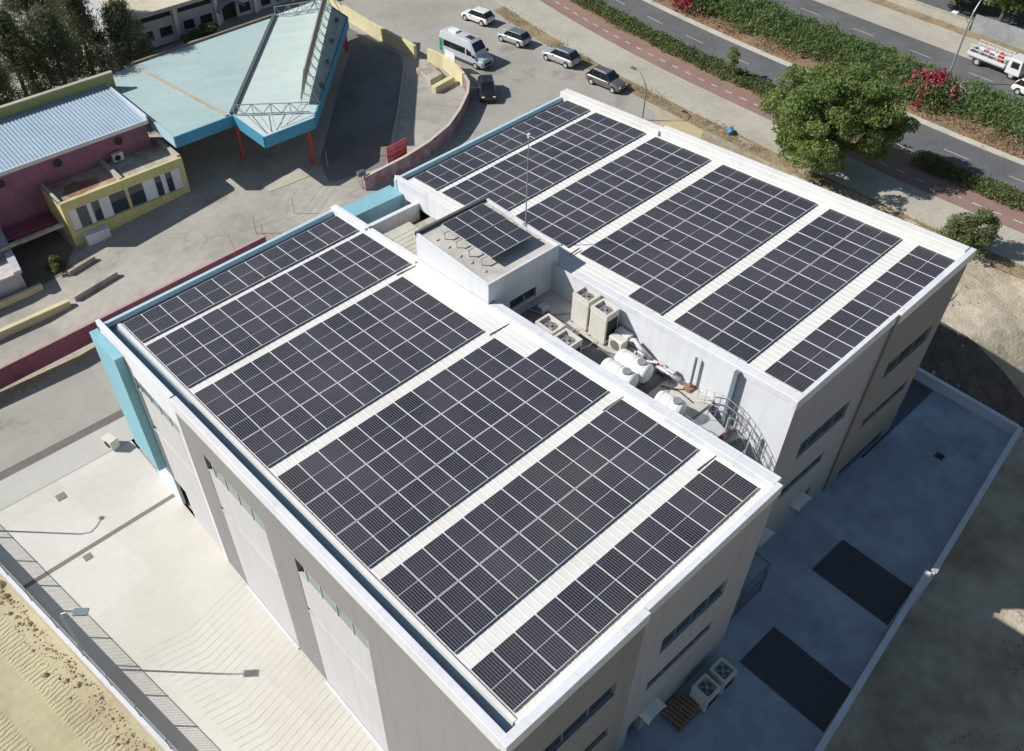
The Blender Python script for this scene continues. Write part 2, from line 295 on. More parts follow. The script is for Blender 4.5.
sheet('sand_field', [(-60, -80), (-5, -80), (-9.0, -15.8), (-11.1, .1), (-12.2, 7.2), (-60, 7.2)], .008, M['field'])
xw = lambda y: -10.9-.132*(y-.1)                       # the west boundary wall
sheet('yard_paving', [(xw(4.9), 4.9), (xw(-60), -60), (-.9, -60), (-.9, 4.9)], .012, M['concrete_yard'])
sheet('footpath_paving', [(xw(7.2)-20, 7.2), (xw(4.93)-20, 4.93), (2, 4.93), (2, 7.2)], .012, mat('kerbside concrete', (.50, .485, .45), .9, n1=(.6, .3), n2=(.3, 3), col2=(.42, .41, .38)))
sheet('verge', [(-60, 13.3), (-6, 13.5), (0, 13.9), (6, 13.9), (16, 14.3), (16, 14.95), (-60, 14.6)], .02, mat('pale dirt', (.46, .39, .27), .95, n1=(.9, .5), n2=(.6, 2.5), bump=(.6, 5), col2=(.33, .27, .17)))
sheet('street_edge', [(-60, 7.2), (6, 7.2), (6, 7.9), (-60, 7.9)], .014, mat('kerb shadow asphalt', (.13, .12, .11), .95, n1=(.6, .4), n2=(.4, 3), col2=(.19, .18, .16)))  # kerb shadow along the street, coloured in as a dark asphalt strip
WALLC = [(26, 15.6), (30.1, 15.4), (33, 15.6), (36, 16.5), (38.6, 18.0), (41.2, 19.9), (42.6, 21.4), (43.3, 22.9)]
sheet('street', [(-60, 7.9), (34.6, 7.9), (34.6, 1.5), (38, 2.5), (51, 5.2), (53.6, 7.5), (54.6, 12), (56.2, 20), (58.2, 28), (62, 38), (70, 60), (78, 90), (44, 90), (44, 30)] + WALLC[::-1] + [(16, 14.7), (-60, 14.2)], .01, M['asphalt'])
sheet('forecourt', [(-60, 15.2), (16, 15.0)] + WALLC + [(44, 31), (44, 90), (-60, 90)], .009, M['asphalt2'])
curve = lambda y: .0032*max(0, y-6)**2+.0040*max(0, -12-y)**2
c2 = lambda y: .0012*max(0, y-6)**2+.0025*max(0, -12-y)**2
Y0, Y1 = -48, 66
strip('verge', 54.6, 56.4, -30, 34, .03, M['verge'], curve)
strip('footpath', 56.3, 60.5, Y0, Y1, .12, M['paver'], curve, thick=.2)
strip('cycle_path', 60.5, 63.3, Y0, Y1, .124, M['brick'], curve, thick=.2)
strip('hedge_soil', 63.3, 65.6, Y0, Y1, .10, M['soil'], curve, thick=.2)
strip('kerb', 65.6, 65.85, Y0, Y1, .13, M['kerb'], curve, thick=.2)
# carriageways: each edge is a blend of the two curves
def band(name, xa, xb, off, m, thick=0):
    ca = lambda x, y: curve(y)*(1-min(max((x-66)/15, 0), 1))+c2(y)*min(max((x-66)/15, 0), 1)
    b = MB(); n = 34; ys = [Y0+(Y1-Y0)*i/n for i in range(n+1)]
    for i in range(n):
        c = [(xa+ca(xa, ys[i]), ys[i]), (xb+ca(xb, ys[i]), ys[i]), (xb+ca(xb, ys[i+1]), ys[i+1]), (xa+ca(xa, ys[i+1]), ys[i+1])]
        if thick: b.hexa([(x, y, -10.2+off-thick) for x, y in c]+[(x, y, -10.2+off) for x, y in c])
        else: b.poly([(x, y, -10.2+off) for x, y in c])
    o = b.build(name, m); o['kind'] = 'structure'; return o
cx = lambda x, y: x+curve(y)*(1-min(max((x-66)/15, 0), 1))+c2(y)*min(max((x-66)/15, 0), 1)
band('road', 65.8, 71.0, .012, M['road']); band('kerb', 71.0, 71.7, .12, M['kerb'], .2)
band('median_soil', 71.7, 79.4, .10, M['soil'], .2); band('median_paving', 79.4, 81.0, .124, M['paver'], .2)
band('road', 81.0, 87.0, .012, M['road']); band('footpath', 87.0, 91.6, .12, M['paver'], .2)
band('verge', 91.6, 93.2, .11, M['verge'], .2)
def dashes(name, x, ln, gap, w, off, m, yo=0):
    b = MB(); y = Y0+yo
    while y < Y1:
        c = [(cx(x, y), y), (cx(x, y)+w, y), (cx(x, y+ln)+w, y+ln), (cx(x, y+ln), y+ln)]
        b.poly([(a, q, -10.2+off) for a, q in c]); y += ln+gap
    o = b.build(name, m); o['kind'] = 'structure'
dashes('road_marking', 68.3, 2.4, 3.6, .12, .02, M['roadline'], 1.5); dashes('road_marking', 84.0, 2.6, 4.2, .12, .02, M['roadline'], 3)
b = MB(); y = Y0                                           # dashes down the cycle path follow its own curve
while y < Y1:
    c = [(61.75+curve(y), y), (61.95+curve(y), y), (61.95+curve(y+.8), y+.8), (61.75+curve(y+.8), y+.8)]
    b.poly([(a, q, -10.2+.132) for a, q in c]); y += 1.7
b.build('path_marking', mat('worn white dashes', (.5, .47, .43), .9, n2=(.8, 5), col2=(.32, .24, .2)))['kind'] = 'structure'
sm_ = lambda t: (lambda q: q*q*(3-2*q))(min(max(t, 0), 1))
def fence_y(x): return -34.4-(min(x, 39.9)-39.9)*-.118 if x > 26 else -35.95-(26-x)*.117
def lotz(x, y):
    h = -10.17-3.0*sm_((-y-27.5)/8)*(1-sm_((x-47)/7)) if x > 39.9 else -13.17
    e = min(1, max(0, (x-40)/2 if y > -34 else (fence_y(min(x, 39.9))-y)/2)); return h+e*(.07*math.sin(x*.9+2*math.sin(y*.35))+.06*math.sin(y*1.1+x*.4)+.04*math.sin(x*2.9-y*2.2))*(1 if y < -3 else .3)
b = MB(); xs = [-.4]+[.75*i for i in range(1, 54)]+[40.0]+[40+.8*i for i in range(1, 21)]; ys = [-64+.8*i for i in range(84)]
for i in range(len(xs)-1):
    for j in range(len(ys)-1):
        x0, x1, y0, y1 = xs[i], xs[i+1], ys[j], ys[j+1]
        if x1 <= 40.01:
            f0, f1 = fence_y(x0), fence_y(x1)
            if y0 >= min(f0, f1): continue
            b.poly([(x0, y0, lotz(x0, y0)), (x1, y0, lotz(x1, y0)), (x1, min(y1, f1), lotz(x1, min(y1, f1))), (x0, min(y1, f0), lotz(x0, min(y1, f0)))])
        else: b.poly([(x, y, lotz(x, y)) for x, y in ((x0, y0), (x1, y0), (x1, y1), (x0, y1))])
b.build('lot_earth', M['sand2'], smooth=True)['kind'] = 'structure'
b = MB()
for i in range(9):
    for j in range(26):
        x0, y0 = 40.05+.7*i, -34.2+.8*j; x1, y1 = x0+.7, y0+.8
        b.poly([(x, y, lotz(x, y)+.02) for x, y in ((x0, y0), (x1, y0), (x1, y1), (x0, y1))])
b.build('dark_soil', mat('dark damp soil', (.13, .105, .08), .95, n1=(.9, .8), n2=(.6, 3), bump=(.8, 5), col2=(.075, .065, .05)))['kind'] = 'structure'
b = sheet('sand_heap_patch', [(50.6, 2.4), (52.6, 1.2), (54.4, 2.2), (54.3, 4.6), (52.6, 5.9), (50.9, 4.6)], .03, mat('yellow sand', (.50, .42, .25), .95, n2=(.4, 3)))
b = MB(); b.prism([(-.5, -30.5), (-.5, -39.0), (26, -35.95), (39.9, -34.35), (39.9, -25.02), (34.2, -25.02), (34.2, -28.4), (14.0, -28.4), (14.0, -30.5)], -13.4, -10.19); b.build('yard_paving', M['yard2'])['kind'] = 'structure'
sheet('dark_paving', [(31, -28.9), (31, -28.3), (34.4, -28.3), (34.4, -25.1), (39.7, -25.1), (39.6, -28.9)], .02, M['darkpatch'], zf=lambda x, y: -10.2)
# slot drain and chevron joints in the west yard
b = MB(); b.poly([(-10.6, -1.45, -12.98), (-1.0, -1.15, -12.98), (-1.0, -.85, -12.98), (-10.6, -1.15, -12.98)])
tag(b.build('slot_drain', mat('drain grate', (.20, .19, .18), .8, n2=(.5, 9))), 'long dark slot drain crossing the pale west yard', 'drain')
b = MB()
for k in range(62):
    y = -9.9-.43*k; xl = xw(y)+2.3 if k > 1 else -7.5
    for p, q in (((-4.9, y), (xl, y+.18*(-4.9-xl))), ((-4.9, y), (-1.05, y+.88))):
        d = Vector((q[0]-p[0], q[1]-p[1], 0)).normalized(); n = Vector((-d.y, d.x, 0))*.018
        b.poly([(p[0]-n.x, p[1]-n.y, -12.984), (q[0]-n.x, q[1]-n.y, -12.984), (q[0]+n.x, q[1]+n.y, -12.984), (p[0]+n.x, p[1]+n.y, -12.984)])
b.build('ramp_joints', mat('groove', (.40, .375, .31), .9, n1=(.9, .4), n2=(.5, 3), col2=(.57, .55, .5)))['kind'] = 'structure'

# ------------------------------------------------------------------ the two-winged commercial building
BLD = thing('commercial_building', (6.6, -15, -10.2), 'pale two-winged commercial building with solar panels on both white corrugated roofs', 'building')
BL0 = Vector(BLD.location)
def bpart(b, name, m, parent=None, **k):                # geometry is written in world units; the part hangs under the building
    o = b.build(name, m, None, **k); o.parent = parent or BLD
    o.matrix_parent_inverse = Matrix.Translation(-BL0)
    return o
def facade(b, P, U, L, holes, zb, zt, thick=.4):
    """wall face with real openings: P = (x, y) of its left end, U = unit direction, holes = (s0, s1, z0, z1, depth)"""
    N = (U[1], -U[0])                                  # outward
    ss = sorted({0, L, *[h[0] for h in holes], *[h[1] for h in holes]}); hs = sorted({zb, *[h[2] for h in holes], *[h[3] for h in holes]})
    hs = [h for h in hs if h >= zb]
    zt_ = zt if callable(zt) else (lambda x, y: zt)
    def pt(s, z, d=0): return (P[0]+U[0]*s-N[0]*d, P[1]+U[1]*s-N[1]*d, z)
    for i in range(len(ss)-1):
        a, c = ss[i], ss[i+1]
        for j in range(len(hs)):
            z0 = hs[j]; top = j == len(hs)-1
            z1a = zt_(*pt(a, 0)[:2]) if top else hs[j+1]; z1c = zt_(*pt(c, 0)[:2]) if top else hs[j+1]
            mid = (z0+(z0+.01 if top else hs[j+1]))/2
            if any(h[0] <= (a+c)/2 <= h[1] and h[2] <= mid <= h[3] for h in holes): continue
            b.poly([pt(a, z0), pt(c, z0), pt(c, z1c), pt(a, z1a)])
    for s0, s1, z0, z1, d in holes:
        b.poly([pt(s0, z0), pt(s0, z1), pt(s0, z1, d), pt(s0, z0, d)]); b.poly([pt(s1, z0), pt(s1, z0, d), pt(s1, z1, d), pt(s1, z1)])
        b.poly([pt(s0, z1), pt(s1, z1), pt(s1, z1, d), pt(s0, z1, d)]); b.poly([pt(s0, z0), pt(s0, z0, d), pt(s1, z0, d), pt(s1, z0)])
    return pt
def window(pt, s0, s1, z0, z1, d, n=3, gm='glass', fm='alu', parent=None, label=None):
    f = MB(); w = .07; dd = d-.05
    for a, c, e, g_ in ((s0, s1, z0, z0+w), (s0, s1, z1-w, z1), (s0, s0+w, z0+w, z1-w), (s1-w, s1, z0+w, z1-w)): f.hexa([pt(a, e, d), pt(c, e, d), pt(c, e, dd), pt(a, e, dd), pt(a, g_, d), pt(c, g_, d), pt(c, g_, dd), pt(a, g_, dd)])
    for k in range(1, n):
        s = s0+(s1-s0)*k/n; f.hexa([pt(s-.03, z0+w, d), pt(s+.03, z0+w, d), pt(s+.03, z0+w, dd), pt(s-.03, z0+w, dd), pt(s-.03, z1-w, d), pt(s+.03, z1-w, d), pt(s+.03, z1-w, dd), pt(s-.03, z1-w, dd)])
    o = bpart(f, 'window', M[fm]) if parent is None else f.build('window', M[fm], parent)
    g_ = MB().poly([pt(s0, z0, d-.02), pt(s1, z0, d-.02), pt(s1, z1, d-.02), pt(s0, z1, d-.02)])
    p = g_.build('pane', M[gm]); p.parent = o
    if parent is None: p.matrix_parent_inverse = Matrix.Identity(4)
    return o
def slab(pt, s0, s1, z0, z1, d0, d1, b=None):
    b = b or MB(); return b.hexa([pt(s0, z0, d1), pt(s1, z0, d1), pt(s1, z0, d0), pt(s0, z0, d0), pt(s0, z1, d1), pt(s1, z1, d1), pt(s1, z1, d0), pt(s0, z1, d0)])
GW, GR_ = -13.05, -10.25
# --- west face of the near wing: U runs south (0,-1), outward normal is west
topW = lambda x, y: rz(x, y)+.28
XW = -.95
# white first section y .9 .. -7.55
b = MB(); pt = facade(b, (XW, .9), (0, -1), 8.45, [(3.0, 7.85, -13.0, -1.65, .18), ], GW, lambda x, y: rz(x, y)+.2)
bpart(b, 'wall', M['white_wall'])
b = MB(); slab(pt, 3.0, 7.85, -5.5, -2.65, .05, .5, b); slab(pt, 3.0, 7.85, -10.4, -5.85, .05, .5, b); slab(pt, 4.35, 7.85, -13, -10.4, .05, .5, b); slab(pt, 3.0, 7.85, -2.65, -2.58, .0, .5, b); slab(pt, 3.0, 7.85, -5.85, -5.78, -.02, .5, b); slab(pt, 3.5, 7.85, -5.78, -5.5, .055, .5, b)
bpart(b, 'spandrel_panel', M['panel_wall'])
window(pt, 3.5, 7.85, -2.58, -1.65, .05, 4, 'glassg'); window(pt, 3.0, 4.35, -13, -10.4, .45, 1)
# beige frame with two bays
bays = [(2.1, 7.4), (9.95, 15.3)]
b = MB(); pt = facade(b, (XW-.06, -7.5), (0, -1), 23.4, [(s0, s1, -13.0, -1.4, .34) for s0, s1 in bays], GW, topW)
b.poly([(XW-.06, -7.5, GW), (XW-.06, -7.5, topW(0, -7.5)), (XW+.2, -7.5, topW(0, -7.5)), (XW+.2, -7.5, GW)])
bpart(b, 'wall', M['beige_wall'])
for s0, s1 in bays:
    b = MB(); slab(pt, s0, s1, -5.5, -2.6, .02, .6, b); slab(pt, s0, s1, -13, -5.85, .01, .6, b); slab(pt, s0, s1, -2.6, -2.52, .0, .6, b); slab(pt, s0, s1, -5.85, -5.77, -.02, .6, b); slab(pt, s0+.6, s1, -5.77, -5.5, .055, .6, b)
    bpart(b, 'spandrel_panel', M['panel_wall'])
    window(pt, s0+.7, s1, -2.52, -1.4, .06, 4, 'glassg')
    b = MB(); b.box(XW-.2, XW-.07, -7.5-s1, -7.5-s0, -12.99, -12.93); bpart(b, 'threshold', M['coping'])
# --- south face of the near wing
topS = lambda x, y: rz(x, y)+.28
YS = -30.9
b = MB(); ptd = facade(b, (XW-.06, YS-.14), (1, 0), 7.0, [(1.6, 5.85, -1.75, -.55, .16), (1.6, 6.0, -5.65, -4.8, .14)], GR_, topS)
b.poly([(XW-.06+7.0, YS-.14, GR_), (XW-.06+7.0, YS, GR_), (XW-.06+7.0, YS, topS(6, YS)), (XW-.06+7.0, YS-.14, topS(6, YS))])
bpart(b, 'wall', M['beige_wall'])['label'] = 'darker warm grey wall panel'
window(ptd, 1.6, 5.85, -1.75, -.55, .16, 3, 'glass', 'steel_blue'); window(ptd, 1.6, 6.0, -5.65, -4.8, .14, 3, 'glass', 'steel_blue')
b = MB(); ptl = facade(b, (5.99, YS), (1, 0), 8.15, [(1.9, 6.25, -2.6, -1.3, .16), (1.6, 6.1, -5.5, -4.75, .12), (.9, 1.9, -10.2, -8.0, .3)], GR_, topS)
bpart(b, 'wall', M['light_wall'])
window(ptl, 1.9, 6.25, -2.6, -1.3, .16, 4, 'glass', 'steel_blue'); window(ptl, 1.6, 6.1, -5.5, -4.75, .12, 4, 'glass', 'steel_blue')
bpart(MB().poly([ptl(.9, -10.2, .28), ptl(1.9, -10.2, .28), ptl(1.9, -8, .28), ptl(.9, -8, .28)]), 'door', M['steel_dark'])
# --- east face of the near wing, faces of the courtyard, the far wing
AX, BX = 14.14, 18.85
b = MB(); facade(b, (AX, YS), (0, 1), 31.8, [], GR_-3, lambda x, y: rz(x, y)+.15); bpart(b, 'wall', M['white_wall'])
b = MB(); facade(b, (-.95, .9), (1, 0), 15.1, [], GR_-3, lambda x, y: rz(x, y)-.25); bpart(b, 'wall', M['white_wall'])
YB = -28.6; BXE = 34.25
b = MB(); pb = facade(b, (BX, .9), (0, -1), 29.5, [(1, 7, -3, -.6, .2)], GR_-3, lambda x, y: rz(x, y)+.2); bpart(b, 'wall', M['white_wall'])
b = MB(); p1 = facade(b, (BX, YB), (1, 0), 8.15, [(2.2, 6.7, -2.6, -1.3, .16), (1.9, 5.9, -5.6, -4.8, .12), (5.0, 6.1, -10.2, -8.0, .3)], GR_, topS)
bpart(b, 'wall', M['light_wall'])
window(p1, 2.2, 6.7, -2.6, -1.3, .16, 4, 'glass', 'steel_blue'); window(p1, 1.9, 5.9, -5.6, -4.8, .12, 4, 'glass', 'steel_blue')
bpart(MB().poly([p1(5.0, -10.2, .28), p1(6.1, -10.2, .28), p1(6.1, -8, .28), p1(5.0, -8, .28)]), 'door', M['steel_dark'])
b = MB(); p2 = facade(b, (27.0, YB-.14), (1, 0), BXE-27.0, [(1.5, 6.2, -1.75, -.55, .16), (1.5, 6.3, -5.7, -5.0, .12), (1.2, 6.1, -10.1, -9.2, .12)], GR_, topS)
b.poly([(27, YB, GR_), (27, YB-.14, GR_), (27, YB-.14, topS(27, YB)), (27, YB, topS(27, YB))])
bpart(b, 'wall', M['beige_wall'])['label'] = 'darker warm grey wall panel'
window(p2, 1.5, 6.2, -1.75, -.55, .16, 3, 'glass', 'steel_blue'); window(p2, 1.5, 6.3, -5.7, -5.0, .12, 3, 'glass', 'steel_blue'); window(p2, 1.2, 6.1, -10.1, -9.2, .12, 3, 'glass', 'steel_blue')
b = MB(); pe = facade(b, (BXE, YB-.14), (0, 1), 29.7, [(4, 9, -2.6, -1.4, .3), (14, 19, -2.6, -1.4, .3)], GR_, lambda x, y: rz(x, y)+.3); bpart(b, 'wall', M['light_wall'])
window(pe, 4, 9, -2.6, -1.4, .3, 4); window(pe, 14, 19, -2.6, -1.4, .3, 4)
b = MB(); facade(b, (BX, .9), (1, 0), BXE-BX, [], GR_-3, lambda x, y: rz(x, y)-.25)
facade(b, (AX, .88), (1, 0), BX-AX, [], GR_-3, -1.2); bpart(b, 'wall', M['white_wall'])
# --- corrugated roofs: ribs run down the slope
def roof(x0, x1, y0, y1):
    b = MB(); xs = []; x = x0
    while x < x1-.01:
        for dx, h in ((0, 0), (.27, 0), (.285, .014), (.315, .014), (.33, 0)):
            if x+dx <= x1+.005: xs.append((x+dx, h))
        x += .353
    xs.append((x1, 0)); ys = [y0, y1]
    for i in range(len(xs)-1):
        (a, ha), (c, hc) = xs[i], xs[i+1]
        if c-a < 1e-4: continue
        b.poly([(a, y0, rz(a, y0)-.115+ha), (c, y0, rz(c, y0)-.115+hc), (c, y1, rz(c, y1)-.115+hc), (a, y1, rz(a, y1)-.115+ha)])
    return b
bpart(roof(-.16, 14.2, YS+.35, .12), 'roof', M['roof'])
bpart(roof(19.0, 33.75, YB+.25, .12), 'roof', M['roof'])
r_ = lambda h: (lambda x, y: rz(x, y)+h)
# gutters and the west parapet gap, its shade coloured in dark blue
b = MB(); b.boxf(-.95, 14.1, .05, .72, r_(-.6), r_(-.4)); b.boxf(19.0, 33.9, .05, .72, r_(-.6), r_(-.4)); b.boxf(-.72, -.16, YS+.2, .12, r_(-.5), r_(-.3))
bpart(b, 'gutter', mat('blue grey gutter and gap shade', (.10, .17, .24), .6, n2=(.3, 4)))
b = MB(); b.boxf(-.24, -.06, YS+.4, .12, r_(-.42), r_(-.02)); b.boxf(-.05, 13.95, .06, .11, r_(-.42), r_(-.1)); b.boxf(19.2, 33.6, .06, .11, r_(-.42), r_(-.1))
bpart(b, 'roof_edge_flashing', M['coping2'])
# copings
b = MB(); b.boxf(-1.07, -.74, -30.75, -7.6, r_(-.5), r_(.32)); bpart(b, 'coping', M['coping'], bevel=.02)
b = MB(); b.boxf(-1.0, -.76, -7.6, 1.0, r_(-.45), r_(.24)); bpart(b, 'coping', M['white_wall'], bevel=.02)
b = MB(); b.boxf(-1.09, 6.02, YS-.22, YS+.16, r_(-.3), r_(.36)); bpart(b, 'coping', M['coping'], bevel=.02)
b = MB(); b.boxf(6.03, 14.3, YS-.08, YS+.2, r_(-.3), r_(.3)); bpart(b, 'coping', M['coping'], bevel=.02)
b = MB(); b.boxf(-.2, 13.9, YS+.2, YS+.33, r_(-.16), r_(.12)); bpart(b, 'roof_edge_flashing', M['coping2'])
b = MB(); b.boxf(-1.0, 14.2, .72, .98, r_(-.9), r_(-.1)); bpart(b, 'coping', M['teal2'], bevel=.02)
b = MB(); b.boxf(18.8, 34.2, .72, .98, r_(-.9), r_(-.1)); bpart(b, 'coping', M['teal2'], bevel=.02)
b = MB(); b.boxf(13.98, 14.4, -2.6, .95, r_(-.4), r_(.12)); bpart(b, 'parapet', M['white_wall'], bevel=.02)
b = MB(); b.boxf(14.0, 14.45, -7.25, -2.6, r_(-.4), r_(.0)); bpart(b, 'parapet', M['white_wall'], bevel=.02)
b = MB(); b.boxf(14.12, 14.72, -25.0, -13.2, r_(-.3), r_(.08)); bpart(b, 'parapet', M['coping'], bevel=.02)
b = MB(); b.boxf(14.02, 14.6, YS+.2, -25.0, r_(-.3), r_(.3)); bpart(b, 'parapet', M['coping'], bevel=.02)
b = MB(); b.boxf(18.84, 19.15, -6.9, .95, r_(-.5), r_(.02)); bpart(b, 'parapet', M['coping'], bevel=.02)
b = MB(); b.boxf(18.8, 19.25, YB+.16, -14.7, r_(-.12), r_(.26)); bpart(b, 'parapet', M['coping'], bevel=.02)
b = MB(); b.boxf(33.62, 34.3, -8.0, .95, r_(-.4), r_(.25)); bpart(b, 'parapet', M['coping2'], bevel=.02)
b = MB(); b.boxf(33.78, 34.35, YB+.12, -8.0, r_(-.4), r_(.42)); bpart(b, 'parapet', M['coping2'], bevel=.02)
b = MB(); b.boxf(18.7, 27.1, YB-.08, YB+.16, r_(-.3), r_(.3)); bpart(b, 'coping', M['coping'], bevel=.02)
b = MB(); b.boxf(27.12, 34.45, YB-.22, YB+.12, r_(-.3), r_(.36)); bpart(b, 'coping', M['coping'], bevel=.02)
# teal fin at the street corner of the west face
b = MB(); b.prism([(-1.45, 1.2), (-1.45, -1.75), (-.96, -1.75), (-.96, 1.2)], -9.6, -.55); bpart(b, 'fin', M['teal'], bevel=.02)
b = MB(); b.prism([(-.95, 1.5), (-.95, .95), (14.2, .95), (14.2, 1.5)], -9.6, -9.0); bpart(b, 'canopy_beam', M['teal'])
# --- courtyard: decks, penthouse
b = MB(); b.box(AX, BX, -24.6, -13.1, -.3, .18); bpart(b, 'deck', M['deck'])
b = MB(); b.box(15.0, 17.4, -19.4, -13.6, .18, .2); b.box(15.5, 18.2, -22.1, -21.1, .18, .2); bpart(b, 'deck_mat', M['dark_deck'])
b = MB(); b.box(AX, BX, -24.65, -24.6, -10.2, -.3); bpart(b, 'wall', M['light_wall'])
PX0, PX1, PY0, PY1 = 14.2, 19.3, -13.15, -7.25
b = MB(); facade(b, (PX0, PY1), (0, -1), PY1-PY0, [], .3, 2.98); facade(b, (PX1, PY0), (0, 1), PY1-PY0, [], 0, 2.98); facade(b, (PX1, PY1), (-1, 0), PX1-PX0, [], 0, 2.98)
bpart(b, 'penthouse_wall', M['white_wall'])
b = MB(); pp = facade(b, (PX0, PY0), (1, 0), PX1-PX0, [(1.55, 3.5, .28, 1.0, .2)], -.2, 2.98); bpart(b, 'penthouse_wall', M['white_wall'])
window(pp, 1.55, 3.5, .28, 1.0, .2, 2, 'glass', 'steel_dark')
b = MB(); b.box(PX0+.12, PX1-.12, PY0+.12, PY1-.12, 2.7, 2.86); bpart(b, 'penthouse_roof', M['deck'])
b = MB(); b.box(PX0-.03, PX0+.12, PY0-.03, PY1+.03, 2.8, 3.0); b.box(PX1-.12, PX1+.03, PY0-.03, PY1+.03, 2.8, 3.0); b.box(PX0+.12, PX1-.12, PY0-.03, PY0+.12, 2.8, 3.0)
bpart(b, 'penthouse_coping', M['coping'], bevel=.015)
b = MB(); b.box(PX0-.03, PX1+.03, PY1-.1, PY1+.06, 2.8, 3.05); bpart(b, 'penthouse_coping', M['steel_dark'])
# north court
b = MB(); b.box(AX+.35, BX-.02, .15, 1.5, -2.2, -.3); bpart(b, 'beam', M['teal'], bevel=.02)
b = MB(); b.box(AX+.3, BX-.02, -1.5, -1.2, -2.2, -.15); bpart(b, 'low_wall', M['white_wall'], bevel=.01)
b = MB(); b.box(AX, BX, -7.25, .9, -2.4, -1.35); bpart(b, 'deck', M['rust'])
b = MB(); b.box(AX+.3, 17.25, -7.2, -2.5, -2.2, -.25); bpart(b, 'deck', M['kerb'], bevel=.01)
b = MB()
for i in range(11): b.box(AX+.42, 17.18, -7.1+.38*i, -7.08+.38*i, -.25, -.235)
bpart(b, 'deck_joints', M['stain'])
b = MB(); b.box(17.27, BX-.02, -7.2, -2.7, -2.2, -.5); bpart(b, 'deck', M['stain'])
b = MB(); b.box(17.9, 18.5, -4.7, -4.1, -.6, -.55); bpart(b, 'roof_hatch', M['dark'])
# drains, weeds of cable at the roof strips
b = MB()
for (x, y) in ((13.2, -7.4), (13.3, -14.9), (13.3, -22.6), (13.4, -27.85)): b.tube([(x-.6, y, rz(x, y)-.08), (x+.7, y-.05, rz(x, y)-.08)], .03, 6)
bpart(b, 'cable_conduit', M['steel_dark'])
b = MB(); b.tube([(20.3, -13.1, rz(20.3, -13.1)), (21.0, -13.1, rz(21, -13.1)+.02)], .04, 6); bpart(b, 'cable_conduit', M['steel_dark'])

# ------------------------------------------------------------------ solar panels
def panel_mat():
    m = bpy.data.materials.new('solar glass'); m.use_nodes = True; t = m.node_tree; N = t.nodes; L = t.links; p = N['Principled BSDF']
    p.inputs['Specular IOR Level'].default_value = .42
    tc = N.new('ShaderNodeTexCoord'); sp = N.new('ShaderNodeSeparateXYZ'); L.new(tc.outputs['Object'], sp.inputs[0])
    def lines(out, n, length, width, off=0):           # narrow light lines at equal steps
        a = N.new('ShaderNodeMath'); a.operation = 'MULTIPLY_ADD'; a.inputs[1].default_value = n/length; a.inputs[2].default_value = off; L.new(out, a.inputs[0])
        f = N.new('ShaderNodeMath'); f.operation = 'FRACT'; L.new(a.outputs[0], f.inputs[0])
        s = N.new('ShaderNodeMath'); s.operation = 'SUBTRACT'; s.inputs[1].default_value = .5; L.new(f.outputs[0], s.inputs[0])
        ab = N.new('ShaderNodeMath'); ab.operation = 'ABSOLUTE'; L.new(s.outputs[0], ab.inputs[0])
        g = N.new('ShaderNodeMath'); g.operation = 'GREATER_THAN'; g.inputs[1].default_value = .5-width*n/length/2; L.new(ab.outputs[0], g.inputs[0]); return g
    PWI, PLI = 1.0, 2.16
    a = lines(sp.outputs[0], 9, PWI, .017, .0); b_ = lines(sp.outputs[1], 12, PLI, .014); c = lines(sp.outputs[0], 30, PWI, .0045); d = lines(sp.outputs[1], 1, PLI, .03, .5)
    def mixc(fac, c1, c2, s):
        mx = N.new('ShaderNodeMix'); mx.data_type = 'RGBA'; mu = N.new('ShaderNodeMath'); mu.operation = 'MULTIPLY'; mu.inputs[1].default_value = s
        L.new(fac.outputs[0], mu.inputs[0]); L.new(mu.outputs[0], mx.inputs[0])
        if isinstance(c1, tuple): mx.inputs[6].default_value = c1
        else: L.new(c1, mx.inputs[6])
        mx.inputs[7].default_value = c2; return mx.outputs[2]
    oi = N.new('ShaderNodeObjectInfo'); rr = N.new('ShaderNodeMix'); rr.data_type = 'RGBA'; L.new(oi.outputs['Random'], rr.inputs[0])
    rr.inputs[6].default_value = (.004, .005, .011, 1); rr.inputs[7].default_value = (.012, .012, .021, 1)
    gg = N.new('ShaderNodeNewGeometry'); du = N.new('ShaderNodeTexNoise'); du.inputs['Scale'].default_value = .22; du.inputs['Detail'].default_value = 4; L.new(gg.outputs['Position'], du.inputs[0])
    dm = N.new('ShaderNodeMapRange'); dm.inputs[1].default_value = .35; dm.inputs[2].default_value = .75; dm.inputs[4].default_value = .085; L.new(du.outputs[0], dm.inputs[0])
    k = mixc(dm, rr.outputs[2], (.35, .31, .27, 1), 1.0)
    k = mixc(c, k, (.30, .31, .35, 1), .22); k = mixc(b_, k, (.30, .31, .35, 1), .16); k = mixc(a, k, (.34, .35, .4, 1), .55); k = mixc(d, k, (.40, .41, .46, 1), 1.0)
    L.new(k, p.inputs['Base Color'])
    rm = N.new('ShaderNodeMapRange'); rm.inputs[3].default_value = .12; rm.inputs[4].default_value = .32; L.new(oi.outputs['Random'], rm.inputs[0]); L.new(rm.outputs[0], p.inputs['Roughness']); return m
M['pv'] = panel_mat()
PU, PV, PW, PL = 1.06, 2.2397, 1.035, 2.205
fb = MB(); t_ = .036; hh = .04
fb.box(0, PW, 0, t_*.55, -hh, .004); fb.box(0, PW, PL-t_*.55, PL, -hh, .004); fb.box(0, t_*.55, t_*.55, PL-t_*.55, -hh, .004); fb.box(PW-t_*.55, PW, t_*.55, PL-t_*.55, -hh, .004)
FRAME = fb.build('frame', mat('anodised panel frame', (.58, .58, .61), .45, 0)); CELL = MB().box(.019, PW-.019, .019, PL-.019, -.03, 0).build('cell_sheet', M['pv'])
for v in CELL.data.vertices: v.co.x -= .0175; v.co.y -= .0225
CELL.location = (.0175, .0225, 0)
